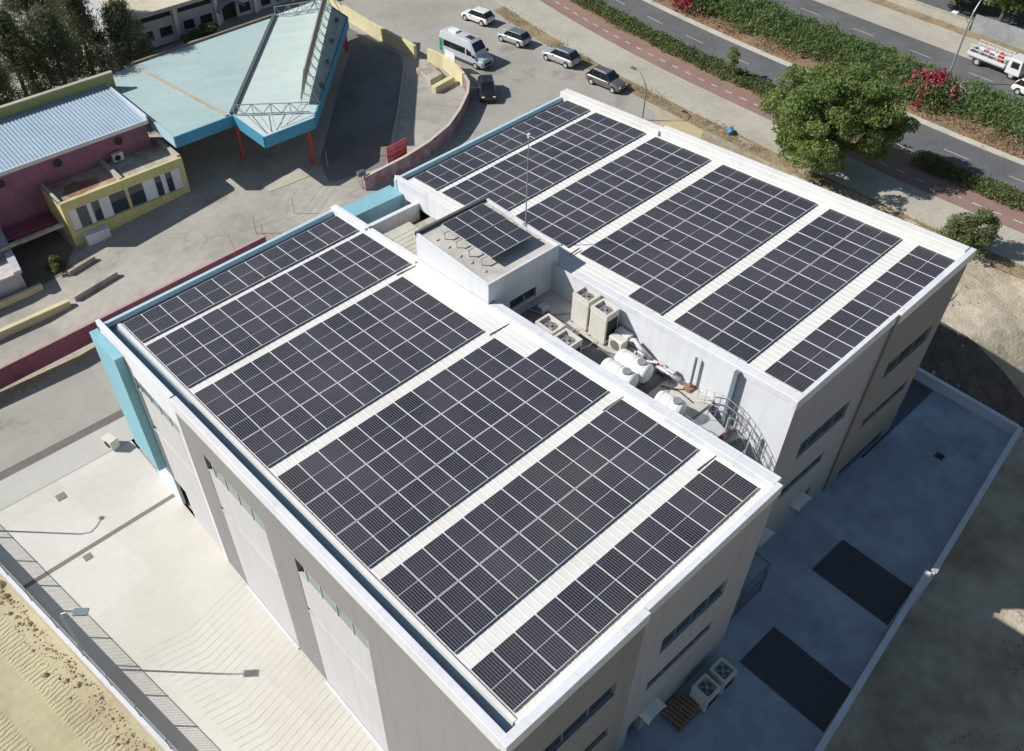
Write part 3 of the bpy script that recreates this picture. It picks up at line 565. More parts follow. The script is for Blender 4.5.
RAIL = MB().box(-.01, PU-.01, .45, .49, -.11, -hh).box(-.01, PU-.01, PL-.49, PL-.45, -.11, -hh).build('rail', M['alu'])
proto = thing('solar_panel', (0, 0, 0), 'x', 'solar panel'); FRAME.parent = CELL.parent = RAIL.parent = proto
BASIS = Matrix(((EU.x, EV.x, -EN.x), (EU.y, EV.y, -EN.y), (EU.z, EV.z, -EN.z))).to_4x4()
if EN.z < 0: EN = -EN
BASIS = Matrix.Identity(4)
for i, v in enumerate((EU, -EV, EN)):
    for j in range(3): BASIS[j][i] = v[j]
ordn = ['first', 'second', 'third', 'fourth', 'fifth', 'sixth', 'seventh', 'eighth', 'ninth', 'tenth', 'eleventh', 'twelfth', 'thirteenth']
rown = {1: ['only'], 2: ['upper', 'lower'], 3: ['upper', 'middle', 'lower']}
used = [False]
def place(u, v, label, group):
    o = proto if not used[0] else copy_tree(proto); used[0] = True
    P = EU*u+EV*(v+PL); mtx = BASIS @ Matrix.Rotation(R_(random.uniform(-.35, .35)), 4, 'X') @ Matrix.Rotation(R_(random.uniform(-.35, .35)), 4, 'Y') @ Matrix.Rotation(R_(random.uniform(-.12, .12)), 4, 'Z'); mtx.translation = P; o.matrix_world = mtx
    o['label'] = label; o['group'] = group
offsA = [0, 2.6877, 7.8144, 15.3197, 22.7792, 28.1162]
rowsA = [[(0, 13)], [(0, 13)]*2, [(0, 12)]*3, [(0, 12), (0, 13), (0, 13)], [(0, 13)]*2, [(0, 13)]]
offsB = [0, 2.75, 8.05, 13.45, 20.95, 26.35]
rowsB = [[(0, 13)], [(0, 13)]*2, [(1, 13)]*2, [(1, 13), (1, 13), (0, 13)], [(0, 13)]*2, [(0, 13)]]
for wing, offs, rows, u0 in (('near wing', offsA, rowsA, 0), ('far wing', offsB, rowsB, 18.51*1.06)):
    for k, (v0, rs) in enumerate(zip(offs, rows)):
        for r, (c0, c1) in enumerate(rs):
            for c in range(c0, c1):
                place(u0+c*PU+.012, v0+r*PV+.017, f'dark solar panel, {ordn[c-c0]} in {rown[len(rs)][r]} row of {ordn[k]} block from street, {wing} roof', f'solar panels on the {wing} roof')
# six on the penthouse, on short raised feet
for r in range(2):
    for c in range(3):
        o = copy_tree(proto); mtx = Matrix.Translation((15.42+c*1.0, -7.95-(r+1)*2.03, 3.42-.0*r)) @ Matrix.Rotation(R_(-1.5), 4, 'X') @ Matrix.Diagonal((.95, .91, 1, 1)); o.matrix_world = mtx
        o['label'] = f'dark solar panel on the penthouse roof, {["street side", "courtyard side"][r]} row, {ordn[c]} from the west'; o['group'] = 'solar panels on the penthouse'
b = MB()
for y in (-8.6, -9.6, -10.6, -11.6):
    b.bar((15.0, y, 3.28), (18.6, y, 3.28), .06)
    for x in (15.1, 18.4): b.bar((x, y, 2.86), (x, y, 3.26), .05)
tag(b.build('panel_mount', M['alu']), 'aluminium mounting frame under the six penthouse solar panels', 'mounting frame')
for i, (x, y) in enumerate(((14.75, -8.4), (14.8, -9.3), (14.75, -10.3), (14.85, -11.1), (14.9, -12.1))):
    b = MB(); b.box(-.11, .11, -.06, .06, 0, .06)
    o = tag(b.build('ballast_block', M['kerb'], bevel=.01), f'small concrete ballast block on the penthouse roof, {ordn[i]} from the street', 'ballast block', 'ballast blocks on the penthouse'); o.location = (x, y, 2.86); o.rotation_euler = (0, 0, .3*i)

# ------------------------------------------------------------------ walls round the yards and the street
def wall_path(name, pts, h, w, m, label, cat, cap=None, zf=gz, group=None, capw=.08, caph=.06, deep=.3):
    """a wall of thickness w along a path, mitred at the bends, standing on the ground"""
    P = [Vector((x, y)) for x, y in pts]; n = len(P); off = []
    for i in range(n):
        a = (P[i]-P[i-1]).normalized() if i else (P[1]-P[0]).normalized(); c = (P[i+1]-P[i]).normalized() if i < n-1 else a
        t = (a+c).normalized(); off.append(Vector((-t.y, t.x))/max(t.dot(a), .5))
    def run(b, hw, z0, z1):
        k = len(b.v)
        for p, o in zip(P, off):
            for s, z in ((-1, z0), (1, z0), (1, z1), (-1, z1)):
                q = p+o*hw*s; b.v.append((q.x, q.y, zf(q.x, q.y)+z))
        for i in range(n-1):
            for j in range(4): b.f.append([k+i*4+j, k+i*4+(j+1) % 4, k+i*4+4+(j+1) % 4, k+i*4+4+j])
        b.f.append([k, k+1, k+2, k+3]); b.f.append([k+4*n-4, k+4*n-3, k+4*n-2, k+4*n-1][::-1])
    b = MB(); run(b, w/2, -deep, h); o = tag(b.build(name, m), label, cat, group)
    if cap: b = MB(); run(b, w/2+capw/2, h, h+caph); b.build('coping', cap, o)
    return o
wb = wall_path('boundary_wall', [(xw(7.2), 7.2), (xw(-60), -60)], .95, .22, M['white_wall'], 'low white boundary wall with wire fence between the pale yard and the sand field', 'wall', M['coping'])
b = MB(); b2 = MB(); k = 0; yy = 7.0
M['wire'] = mat('fence wire', (.42, .44, .46), .5, .4)
while yy > -58:
    x = xw(yy)+.03; b.box(x-.005, x+.005, yy-.0125, yy+.0125, -11.99, -10.95); yy -= .13
for z in (-11.9, -10.97): b.bar((xw(7.0)+.05, 7.0, z), (xw(-58)+.05, -58, z), .03)
b.build('wire_panel', M['wire'], wb)
for i in range(26):
    y = 6.8-2.5*i; MB().box(xw(y)-.01, xw(y)+.05, y-.03, y+.03, -11.99, -10.9).build('post', M['galv'], wb)
GZ = lambda x, y: -10.2
wr = wall_path('boundary_wall', [(39.85, -24.6), (39.85, -34.25)], .75, .2, M['white_wall'], 'low pale wall closing the shaded yard behind the far wing', 'wall', M['coping'], zf=GZ, capw=.12, deep=3.2)
wall_path('boundary_wall', [(39.95, -34.4), (26.1, -36.05)], .75, .2, M['white_wall'], 'low pale wall beside the shaded lot, beyond the first dark panel', 'wall', M['coping'], zf=GZ, capw=.12, deep=3.2)
wall_path('boundary_wall', [(25.9, -35.85), (-.5, -38.95)], .75, .2, M['white_wall'], 'low pale wall along the two dark ground panels', 'wall', M['coping'], zf=GZ, capw=.12, deep=3.2)
def lattice(name, quad, label, group=None):
    return tag(sheet(name, quad, .035, M['darkmat'], None, zf=GZ), label, 'floor panel', group)
M['darkmat'] = mat('dark floor panel', (.055, .058, .07), .7, n1=(.4, .5), n2=(.4, 4), col2=(.085, .088, .10))
lattice('floor_panel', [(24.85, -31.4), (24.9, -35.75), (21.9, -36.0), (21.85, -31.35)], 'dark rectangular floor panel in the shaded yard in front of the gap between wings')
lattice('floor_panel', [(17.4, -32.0), (17.4, -36.65), (14.5, -36.95), (14.45, -32.0)], 'dark rectangular floor panel in the shaded yard near the two condensers')
for x, y, z, s, lb in ((34.7, -32.0, -10.17, .5, 'small black manhole cover in the shaded yard'), (-6.2, 3.5, -12.97, .55, 'square grey drain cover on the pale yard near the kerb'), (-6.9, -1.75, -12.97, .45, 'square grey drain cover beside the slot drain')):
    b = MB(); b.box(x-s/2, x+s/2, y-s/2, y+s/2, z-.01, z+.012); tag(b.build('manhole_cover', M['dark'] if x > 0 else mat('grey cover', (.22, .2, .19), .8)), lb, 'drain cover')
# street walls
wall_path('street_wall', [(-60, 14.75), (-20, 14.85), (16, 15.05)], 1.25, .22, M['magenta'], 'long low magenta street wall west of the forecourt gate', 'wall', mat('faded pink coping', (.42, .3, .28), .9, n2=(.4, 5)), capw=.02, caph=.03)
wall_path('street_wall', [(26, 15.5), (30.1, 15.35), (33, 15.6), (36, 16.5), (38.6, 18.0), (41.2, 19.9), (42.6, 21.4), (43.2, 22.7)], 1.3, .22, mat('graffiti magenta', (.24, .09, .12), .85, n1=(1, 1.3), n2=(.4, 5), col2=(.30, .26, .29)), 'curved magenta street wall with grey patches beside the red board', 'wall', mat('pale coping stone', (.5, .46, .4), .9), capw=.04, caph=.03)
wall_path('street_wall', [(43.25, 22.85), (43.8, 24.6), (44.2, 27.0), (44.0, 29.2)], 1.35, .3, M['cream'], 'short pale yellow wall end below the white notice board', 'wall')
wall_path('street_wall', [(43.4, 30.5), (43.3, 38), (43.7, 48)], 1.35, .35, M['cream'], 'pale yellow street wall beside the canopy forecourt', 'wall')
wall_path('low_wall', [(-60, 20.15), (1.9, 20.25)], .5, .38, M['cream'], 'low pale yellow wall nearest the street at the left', 'wall')
wall_path('low_wall', [(2.35, 20.4), (6.0, 20.75)], .45, .28, M['stain'], 'short grey concrete wall continuing the low yellow wall', 'wall')
wall_path('low_wall', [(-60, 23.4), (1.2, 23.6)], .45, .3, M['cream'], 'low pale yellow wall nearer the rusty shed', 'wall')
wall_path('low_wall', [(3.3, 23.5), (5.6, 23.8)], .4, .26, M['stain'], 'short grey concrete kerb wall below the yellow annex', 'wall')
sheet('shed_yard', [(-60, 24.0), (3, 24.0), (5.0, 26.4), (5.0, 29.7), (-60, 29.7)], .03, mat('dark dirt', (.20, .17, .12), .95, n1=(.8, .5), n2=(.4, 3), col2=(.12, .11, .085)))
sheet('forecourt_shadow_asphalt', [(24.5, 18.6), (29.3, 17.1), (35.6, 23.5), (41.5, 30.2), (42.6, 32), (42.3, 46), (33.5, 46), (39.6, 41.2), (39.2, 36), (25.6, 21.7)], .022, mat('dark asphalt with shadow', (.22, .21, .195), .95, n1=(.8, .3), n2=(.4, 2), bump=(.2, 20), col2=(.15, .145, .135)))  # darker asphalt with the canopy's shadow painted into its colour
sheet('beige_slab', [(20.2, 22.6), (24.3, 21.9), (23.9, 20.6), (20.2, 21.2)], .04, M['paver'])
b = MB(); kp = [(42.6, 31.2), (41.7, 30.1), (35.7, 23.4), (29.6, 16.9)]
for i in range(3):
    a, c = Vector(kp[i]), Vector(kp[i+1]); d = (c-a).normalized(); L_ = (c-a).length; s = 0
    while s < L_-.3:
        e = min(s+1.9, L_); p, q = a+d*s, a+d*e; b.bar((p.x, p.y, gz(p.x, p.y)+.06), (q.x, q.y, gz(q.x, q.y)+.06), .22, .14); s += 2.1
tag(b.build('kerb_line', M['paver']), 'broken line of pale kerb stones across the dark forecourt', 'kerb')
b = MB(); b.prism([(40.9, 25.0), (42.6, 25.3), (43.3, 28.0), (41.4, 27.9)], -10.25, -9.6); tag(b.build('concrete_block', M['stain'], bevel=.04), 'large grey concrete block beside the end of the yellow wall', 'concrete block')
b = MB(); b.prism([(40.3, 23.5), (43.0, 23.9), (42.9, 24.5), (40.2, 24.1)], -10.25, -9.55); tag(b.build('concrete_block', M['cream'], bevel=.04), 'pale yellow concrete block lying in front of the wall', 'concrete block')
# notice board and red board
t = thing('notice_board', (44.35, 27.0, -10.2), 'white notice board on thin posts beside the minibus', 'sign')
for y in (0, -1.55): MB().tube([(0, y, 0), (0, y, 1.98)], .035, 6).build('post', M['galv'], t)
for y in (-.39, -1.17):
    s = MB().box(-.03, .03, y-.37, y+.37, .75, 2.0).build('board', M['tank'], t)
b = MB()
for i in range(5): b.box(-.036, -.031, -.62, -.2, 1.8-.2*i, 1.83-.2*i); b.box(-.036, -.031, -1.4, -1.0, 1.75-.22*i, 1.78-.22*i)
b.build('faint_lines', mat('pale grey print', (.6, .62, .63), .8), t)
t = thing('red_board', (29.2, 16.55, -10.55), 'red board with worn pale lettering standing behind the curved wall', 'sign', rz_=R_(6))
MB().box(0, 2.3, -.03, .03, .35, 2.0).build('board', mat('worn red', (.48, .035, .045), .7, n1=(.9, 2.5), n2=(.4, 6), col2=(.60, .16, .17)), t)
for x in (.1, 2.2): MB().tube([(x, .06, -.05), (x, .06, 2.0)], .03, 6).build('post', M['galv'], t)
b = MB(); rs = random.Random(3)
for r in range(3):
    x = .15
    while x < 2.0:
        w = rs.uniform(.08, .22); b.box(x, x+w, -.036, -.031, 1.65-.45*r, 1.78-.45*r); x += w+rs.uniform(.05, .12)
b.build('lettering', mat('worn white paint', (.62, .42, .42), .8, n2=(.8, 6), col2=(.5, .1, .1)), t)
t = thing('meter_box', (26.0, 15.9, -10.86), 'small dark box on a post at the end of the curved magenta wall', 'box'); MB().tube([(0, 0, 0), (0, 0, 1.4)], .05, 6).build('post', M['galv'], t); MB().box(-.35, .35, -.2, .2, 1.3, 1.7).build('housing', M['steel_dark'], t, bevel=.02)
t = thing('wire_fence', (16.2, 15.8, -11.7), 'thin wire fence posts standing across the forecourt gate', 'fence')
fp = [(16.3, 15.9), (16.4, 17.3), (20.0, 17.2), (25.6, 20.4)]
for x, y in fp: MB().tube([(x-16.2, y-15.8, gz(x, y)+11.7), (x-16.2, y-15.8, gz(x, y)+13.4)], .03, 6).build('post', M['galv'], t)
b = MB()
for h in (.5, 1.0, 1.6):
    for i in range(3):
        (x0, y0), (x1, y1) = fp[i], fp[i+1]; b.bar((x0-16.2, y0-15.8, gz(x0, y0)+11.7+h), (x1-16.2, y1-15.8, gz(x1, y1)+11.7+h), .012)
b.build('wire', M['galv'], t)
b = MB(); b.tube([(55.6, .0, -9.95), (55.75, .15, -9.94), (56.1, .5, -9.94), (56.2, .6, -9.95)], [.2, .27, .27, .2], 14); tag(b.build('water_drum', mat('blue plastic', (.05, .22, .38), .5, n2=(.5, 5))), 'small blue plastic drum lying on the dry verge', 'drum')

# ------------------------------------------------------------------ buildings across the street
# yellow annex
t = thing('yellow_annex', (10.3, 28.7, -12.2), 'small flat-roofed yellow annex with dark and white wall panels', 'building'); T0 = Vector(t.location)
def sub(parent, T):
    def f(b, name, m, par=None, **k):
        o = b.build(name, m, par or parent, **k)
        if par is None: o.matrix_parent_inverse = Matrix.Translation(-T)
        return o
    return f
S = sub(t, T0); zt = -8.5
b = MB(); pt = facade(b, (5.2, 26.3), (1, 0), 10.3, [(.4, 5.1, -11.2, -9.25, .12), (5.25, 9.85, -11.2, -9.25, .12)], -13, zt)
facade(b, (15.5, 26.3), (0, 1), 3.85, [], -13, zt); facade(b, (5.2, 30.15), (0, -1), 3.85, [], -13, zt); b.box(5.21, 15.49, 26.31, 26.6, -8.95, -8.47); S(b, 'wall', M['yellow'])
b = MB(); b.box(5.4, 10.2, 26.5, 30.15, -8.9, -8.85); S(b, 'roof', mat('rust stained roof', (.47, .38, .32), .9, n1=(1, .45), n2=(.4, 2), col2=(.30, .17, .11)))
b = MB(); b.prism([(7.6+1.5*math.cos(a*.55)*(1+.18*math.sin(a*2.1)), 28.2+.95*math.sin(a*.55)*(1+.2*math.cos(a*1.7))) for a in range(11)], -8.85, -8.84); S(b, 'rust_patch', mat('rust pool', (.17, .075, .04), .9, n1=(.6, 1.2), n2=(.5, 5), col2=(.33, .20, .13)))
b = MB(); b.box(10.5, 15.3, 26.5, 30.15, -8.9, -8.83); S(b, 'roof', M['stain'])
S(MB().box(10.2, 10.5, 26.61, 30.15, -9, -8.4), 'parapet', M['paver']); S(MB().box(5.2, 5.42, 26.61, 30.15, -8.7, -8.42), 'parapet', M['paver']); S(MB().box(15.25, 15.55, 26.61, 30.15, -9, -8.35), 'parapet', M['paver'])
for s0, s1, m in ((.4, .95, 'tank'), (.95, 1.9, 'glass'), (1.9, 2.15, 'tank'), (2.15, 2.9, 'glass'), (2.9, 3.65, 'tank'), (3.65, 5.1, 'glass'), (5.25, 6.6, 'glass'), (6.6, 7.55, 'tank'), (7.55, 8.2, 'glass'), (8.2, 8.5, 'tank'), (8.5, 9.15, 'glass'), (9.15, 9.85, 'tank')):
    b = MB().hexa([pt(s0, -11.15, .11), pt(s1, -11.15, .11), pt(s1, -11.15, .05), pt(s0, -11.15, .05), pt(s0, -9.25, .11), pt(s1, -9.25, .11), pt(s1, -9.25, .05), pt(s0, -9.25, .05)])
    if m == 'glass': o = S(b, 'window', M['alu']); MB().poly([pt(s0+.06, -11.1, .045), pt(s1-.06, -11.1, .045), pt(s1-.06, -9.3, .045), pt(s0+.06, -9.3, .045)]).build('pane', M['glass'], o)
    else: S(b, 'infill_panel', M['white_wall'])
b = MB().box(6.0, 7.9, 25.6, 26.28, -13, -11.5); S(b, 'planter_box', M['white_wall'])
b = MB().box(4.9, 16.2, 25.6, 26.3, -13.3, -12.45+.35*0); S(b, 'plinth', M['stain'])
t = thing('condenser_unit', (11.6, 29.7, -8.83), 'white condenser unit on the annex roof against the plum wall', 'air conditioner')
MB().box(-.45, .45, -.2, .2, .1, .8).build('casing', M['ac'], t, bevel=.03); MB().tube([(-.1, -.205, .45), (-.1, -.225, .45)], .26, 16).build('fan', M['dark'], t)
# plum building with the blue sheet roof
t = thing('plum_building', (0, 35.4, -12.9), 'plum coloured building with round windows and a pale blue sheet roof', 'building'); T0 = Vector(t.location); S = sub(t, T0)
ys_ = 30.2
b = MB(); b.box(-40, 14.75, ys_, 37.3, -13.5, -6.7); S(b, 'wall', M['pink'])
b = MB(); x = -40.3
while x < 14.8:
    for dx, h in ((0, 0), (.17, 0), (.2, .05), (.27, .05)):
        xa, xb_ = x+dx, x+{0: .17, .17: .2, .2: .27, .27: .3}[dx]; ha, hb = {0: (0, 0), .17: (0, .05), .2: (.05, .05), .27: (.05, 0)}[dx]
        b.poly([(xa, ys_-.1, -6.5+ha), (xb_, ys_-.1, -6.5+hb), (xb_, 37.3, -6.1+hb), (xa, 37.3, -6.1+ha)])
    x += .3
S(b, 'roof', M['blueroof'])
b = MB(); b.box(-40.3, 14.98, ys_-.2, ys_-.1, -6.73, -6.4); b.box(14.9, 15.02, ys_-.1, 37.3, -6.7, -6.05); S(b, 'roof_edge', M['coping'])
b = MB(); b.box(-40, 15.7, 37.3, 37.6, -13.3, -5.3); S(b, 'parapet', M['olive'])
b = MB(); b.box(-40, 15.75, 37.25, 37.65, -5.3, -5.2); S(b, 'coping', M['paver'])
for x in (2.6, 7.1, 12.2, -2.4):
    b = MB().tube([(x, ys_-.05, -7.35), (x, ys_+.1, -7.35)], .42, 20); o = S(b, 'round_window', M['pink']); MB().tube([(x, ys_-.06, -7.35), (x, ys_-.02, -7.35)], .36, 20).build('pane', M['dark'], o)
b = MB(); b.box(-12, 4.9, ys_-1.6, ys_-.02, -11.2, -11.05); S(b, 'ledge', M['magenta'])
b = MB(); b.box(-12, 5.1, ys_-3.4, ys_-3.1, -10.7, -10.45); S(b, 'beam', M['stain'])
# rusty shed
t = thing('rusty_shed', (-2, 26, -13), 'low shed at the left edge with a white roof streaked with rust', 'shed'); T0 = Vector(t.location); S = sub(t, T0)
b = MB(); b.box(-7, .3, 24.3, 30.2, -13.2, -11.3); S(b, 'wall', M['farwall'])
b = MB(); b.hexa([(-7.2, 24.1, -11.3), (.1, 24.1, -11.3), (.9, 30.6, -11.2), (-7.2, 30.6, -11.2), (-7.2, 24.1, -11.15), (.1, 24.1, -11.15), (.9, 30.6, -11.05), (-7.2, 30.6, -11.05)])
S(b, 'roof', mat('rusty white sheet', (.58, .56, .54), .8, n1=(.9, .8), n2=(.5, 2.5), col2=(.38, .26, .2)))
b = MB(); b.hexa([(-.2, 24.0, -11.2), (.4, 24.0, -11.2), (1.4, 30.8, -11.1), (.8, 30.8, -11.1), (-.2, 24.0, -10.9), (.4, 24.0, -10.9), (1.4, 30.8, -10.8), (.8, 30.8, -10.8)]); S(b, 'parapet', M['farwall'])
# old white building behind
t = thing('old_white_building', (40, 58, -10.2), 'long old white building with dark windows, an arched door and a sandy flat roof', 'building'); T0 = Vector(t.location); S = sub(t, T0)
bayx = [23.3+4.6*i for i in range(8)]
holes = []
for i, x0 in enumerate(bayx[:-1]):
    s = x0-23.3; holes.append((s+.5, s+4.3, -7.95, -7.35, .2))
    if i == 2: holes.append((s+.7, s+2.4, -10.4, -8.45, .4))
    else: holes.append((s+.8, s+2.0, -9.9, -8.9, .25)); 
    holes.append((s+2.7, s+4.1, -9.9, -8.9, .25))
b = MB(); pt = facade(b, (23.3, 50.5), (1, 0), 36.8, holes, -10.6, -7.1); facade(b, (23.3, 72), (0, -1), 21.5, [], -12, -7.1); facade(b, (60.1, 50.5), (0, 1), 21.5, [], -12, -7.1); S(b, 'wall', M['farwall'])
b = MB(); b.box(22.9, 60.5, 49.9, 72, -7.1, -6.85); S(b, 'roof', M['farroof'])
b = MB(); b.box(22.85, 60.55, 49.82, 49.9, -7.16, -6.8); S(b, 'eaves', M['galv'])
for x in bayx: S(MB().box(x-.18, x+.18, 50.2, 50.5, -10.6, -7.1), 'pilaster', M['white_wall'])
for h in holes:
    o = S(MB().poly([pt(h[0], h[2], h[4]-.02), pt(h[1], h[2], h[4]-.02), pt(h[1], h[3], h[4]-.02), pt(h[0], h[3], h[4]-.02)]), 'window', M['dark'])
b = MB(); a0 = 33.9
for i in range(10):
    a, c = math.pi*i/10, math.pi*(i+1)/10
    b.poly([(a0-1.5*math.cos(a), 49.3, -8.9+1.0*math.sin(a)), (a0-1.5*math.cos(c), 49.3, -8.9+1.0*math.sin(c)), (a0-1.5*math.cos(c), 50.48, -8.9+1.0*math.sin(c)), (a0-1.5*math.cos(a), 50.48, -8.9+1.0*math.sin(a))])
S(b, 'arched_hood', M['farwall'])
# forecourt canopy
t = thing('forecourt_canopy', (27, 32, -10.8), 'large pale teal forecourt canopy with blue fascia on red posts', 'canopy'); T0 = Vector(t.location); S = sub(t, T0)
ZC = -6.6
left = [(15.5, 39.6), (15.4, 29.9), (15.45, 26.5), (20.76, 26.5), (34.14, 40.94), (25.2, 41.2)]
main = [(34.14, 40.94), (20.76, 26.5), (20.88, 21.72), (25.6, 21.67), (39.2, 35.9), (39.5, 41.2)]
def ribbed(poly, z, ang, m, nm):
    S(MB().prism(poly, z-.25, z), nm, m)
ribbed(left, ZC-.05, 0, M['tealroof'], 'roof'); ribbed(main, ZC, 0, M['tealroof2'], 'roof')
def fascia(pts, z0, z1):
    b = MB()
    for i in range(len(pts)-1):
        a, c = Vector(pts[i]), Vector(pts[i+1]); d = (c-a).normalized(); n = Vector((d.y, -d.x))*.1
        b.hexa([(a.x, a.y, z0), (c.x, c.y, z0), (c.x+n.x, c.y+n.y, z0), (a.x+n.x, a.y+n.y, z0), (a.x, a.y, z1), (c.x, c.y, z1), (c.x+n.x, c.y+n.y, z1), (a.x+n.x, a.y+n.y, z1)])
    return b
S(fascia([(15.42, 39.6), (15.42, 26.45)], ZC-.95, ZC+.03), 'fascia', M['teal2']); S(fascia([(15.38, 26.44), (20.8, 26.45)], ZC-.95, ZC+.035), 'fascia', M['bluefascia'])  # west fascia is the same paint, coloured paler for the sun on it
S(fascia([(20.8, 26.45), (20.84, 21.68), (25.62, 21.62), (39.25, 35.88), (39.55, 41.2)], ZC-.95, ZC+.05), 'fascia', M['bluefascia'])
b = MB(); b.bar((20.78, 26.6, ZC+.1), (34.1, 40.9, ZC+.1), .3, .22); S(b, 'ridge_gutter', M['steel_dark'])
b = MB(); b.bar((20.4, 26.7, ZC+.0), (18.7, 39.8, ZC+.0), .35, .1); S(b, 'roof_seam', M['paver'])
b = MB(); b.bar((18.7, 40.4, ZC+.02), (34.1, 41.0, ZC+.02), .25, .2); S(b, 'roof_edge', mat('brown edge', (.22, .17, .14), .8))
for x, y in ((25.1, 21.95), (38.9, 36.1), (21.1, 26.9), (21.1, 37.5), (33.5, 40.2)):
    z0 = gz(x, y); S(MB().box(x-.13, x+.13, y-.13, y+.13, z0-.05, ZC-.25), 'post', M['redpost'])
def truss(b, a, c, h, n, r=.03, lean=None):
    a, c = Vector(a), Vector(c); up = Vector((0, 0, h)); L_ = c-a
    b.bar(a+up, c+up, r*2); b.bar(a+Vector((0, 0, .05)), c+Vector((0, 0, .05)), r*2)
    for i in range(n):
        p, q = a+L_*i/n, a+L_*(i+1)/n; b.bar(p, q+up if i % 2 else p+up, r*1.6); b.bar(p+up if not i % 2 else p, q if not i % 2 else q+up, r*1.6)
b = MB(); truss(b, (20.9, 26.3, ZC+.05), (25.9, 22.6, ZC+.05), .9, 8); truss(b, (34.0, 40.6, ZC+.05), (39.2, 38.9, ZC+.05), .9, 8)
for k in range(5): b.bar((21.1+1.1*k, 26.1-.8*k, ZC+.95), (21.3+.45*k, 22.0, ZC+.05), .04)
for k in range(4): b.bar((34.6+1.2*k, 40.4-.4*k, ZC+.95), (38.9, 41.0, ZC+.05), .04)
S(b, 'roof_truss', M['galv'])
B0, B1 = Vector((26.1, 24.3, 0)), Vector((39.2, 39.6, 0)); d = (B1-B0).normalized(); nrm = Vector((d.y, -d.x, 0))
b = MB()
for k in range(13):
    p = B0+(B1-B0)*k/12; lv = Vector((.175, -.145, .974)); g0 = p+Vector((0, 0, ZC)); b.bar(g0+lv*2.6+nrm*.06, p+nrm*1.7+Vector((0, 0, ZC+.02)), .05); b.bar(g0+lv*1.2+nrm*.06, p+nrm*1.7+Vector((0, 0, ZC+.02)), .04)
    b.bar(g0+nrm*.08, g0+nrm*.08+lv*3.2, .05)
S(b, 'board_braces', M['galv'])
b = MB(); ln = Vector((.175, -.145, .974)); z0_, z1_ = ln*.5, ln*3.3; zz = Vector((0, 0, ZC)); th = nrm*.05
b.hexa([B0+zz+z0_-th, B1+zz+z0_-th, B1+zz+z0_+th, B0+zz+z0_+th, B0+zz+z1_-th, B1+zz+z1_-th, B1+zz+z1_+th, B0+zz+z1_+th]); S(b, 'roof_board', M['beigeboard'])
for k in range(4):
    p = B0+(B1-B0)*(.15+.22*k)+nrm*1.5; b = MB().box(p.x-.15, p.x+.15, p.y-.15, p.y+.15, ZC+.05, ZC+.35); S(b, 'floodlight', M['steel_dark'])

# ------------------------------------------------------------------ vehicles
def loft(b, rings):
    k = len(b.v); n = len(rings[0])
    for r in rings: b.v += [tuple(p) for p in r]
    for i in range(len(rings)-1):
        for j in range(n): b.f.append([k+i*n+j, k+i*n+(j+1) % n, k+(i+1)*n+(j+1) % n, k+(i+1)*n+j])
    b.f.append([k+j for j in range(n)][::-1]); b.f.append([k+(len(rings)-1)*n+j for j in range(n)]); return b
def ring(x, w, zb, zm, zt, wt=None):
    wt = wt if wt is not None else w*.9
    return [(x, -w*.9, zb), (x, -w, zb+.14), (x, -w, zm), (x, -wt, zt-.02), (x, -wt*.5, zt+.02), (x, wt*.5, zt+.02), (x, wt, zt-.02), (x, w, zm), (x, w, zb+.14), (x, w*.9, zb)]
def wheels(t, xs, w, r=.33, n=22):
    for x in xs:
        for s in (-1, 1):
            o = MB().tube([(x, s*(w-.22), r), (x, s*(w+.005), r)], r, n).build('wheel', M['black'], t); MB().tube([(x, s*(w+.006), r), (x, s*(w+.02), r)], r*.62, 14).build('rim', M['alu'], o)
            MB().tube([(x, s*(w-.2), r+.04), (x, s*(w-.015), r+.04)], r+.07, n).build('wheel_arch', M['dark'], t)
def paint(nm, c, metal=.0): return mat(nm, c, .3, metal, n2=(.12, 4), coat=.6)
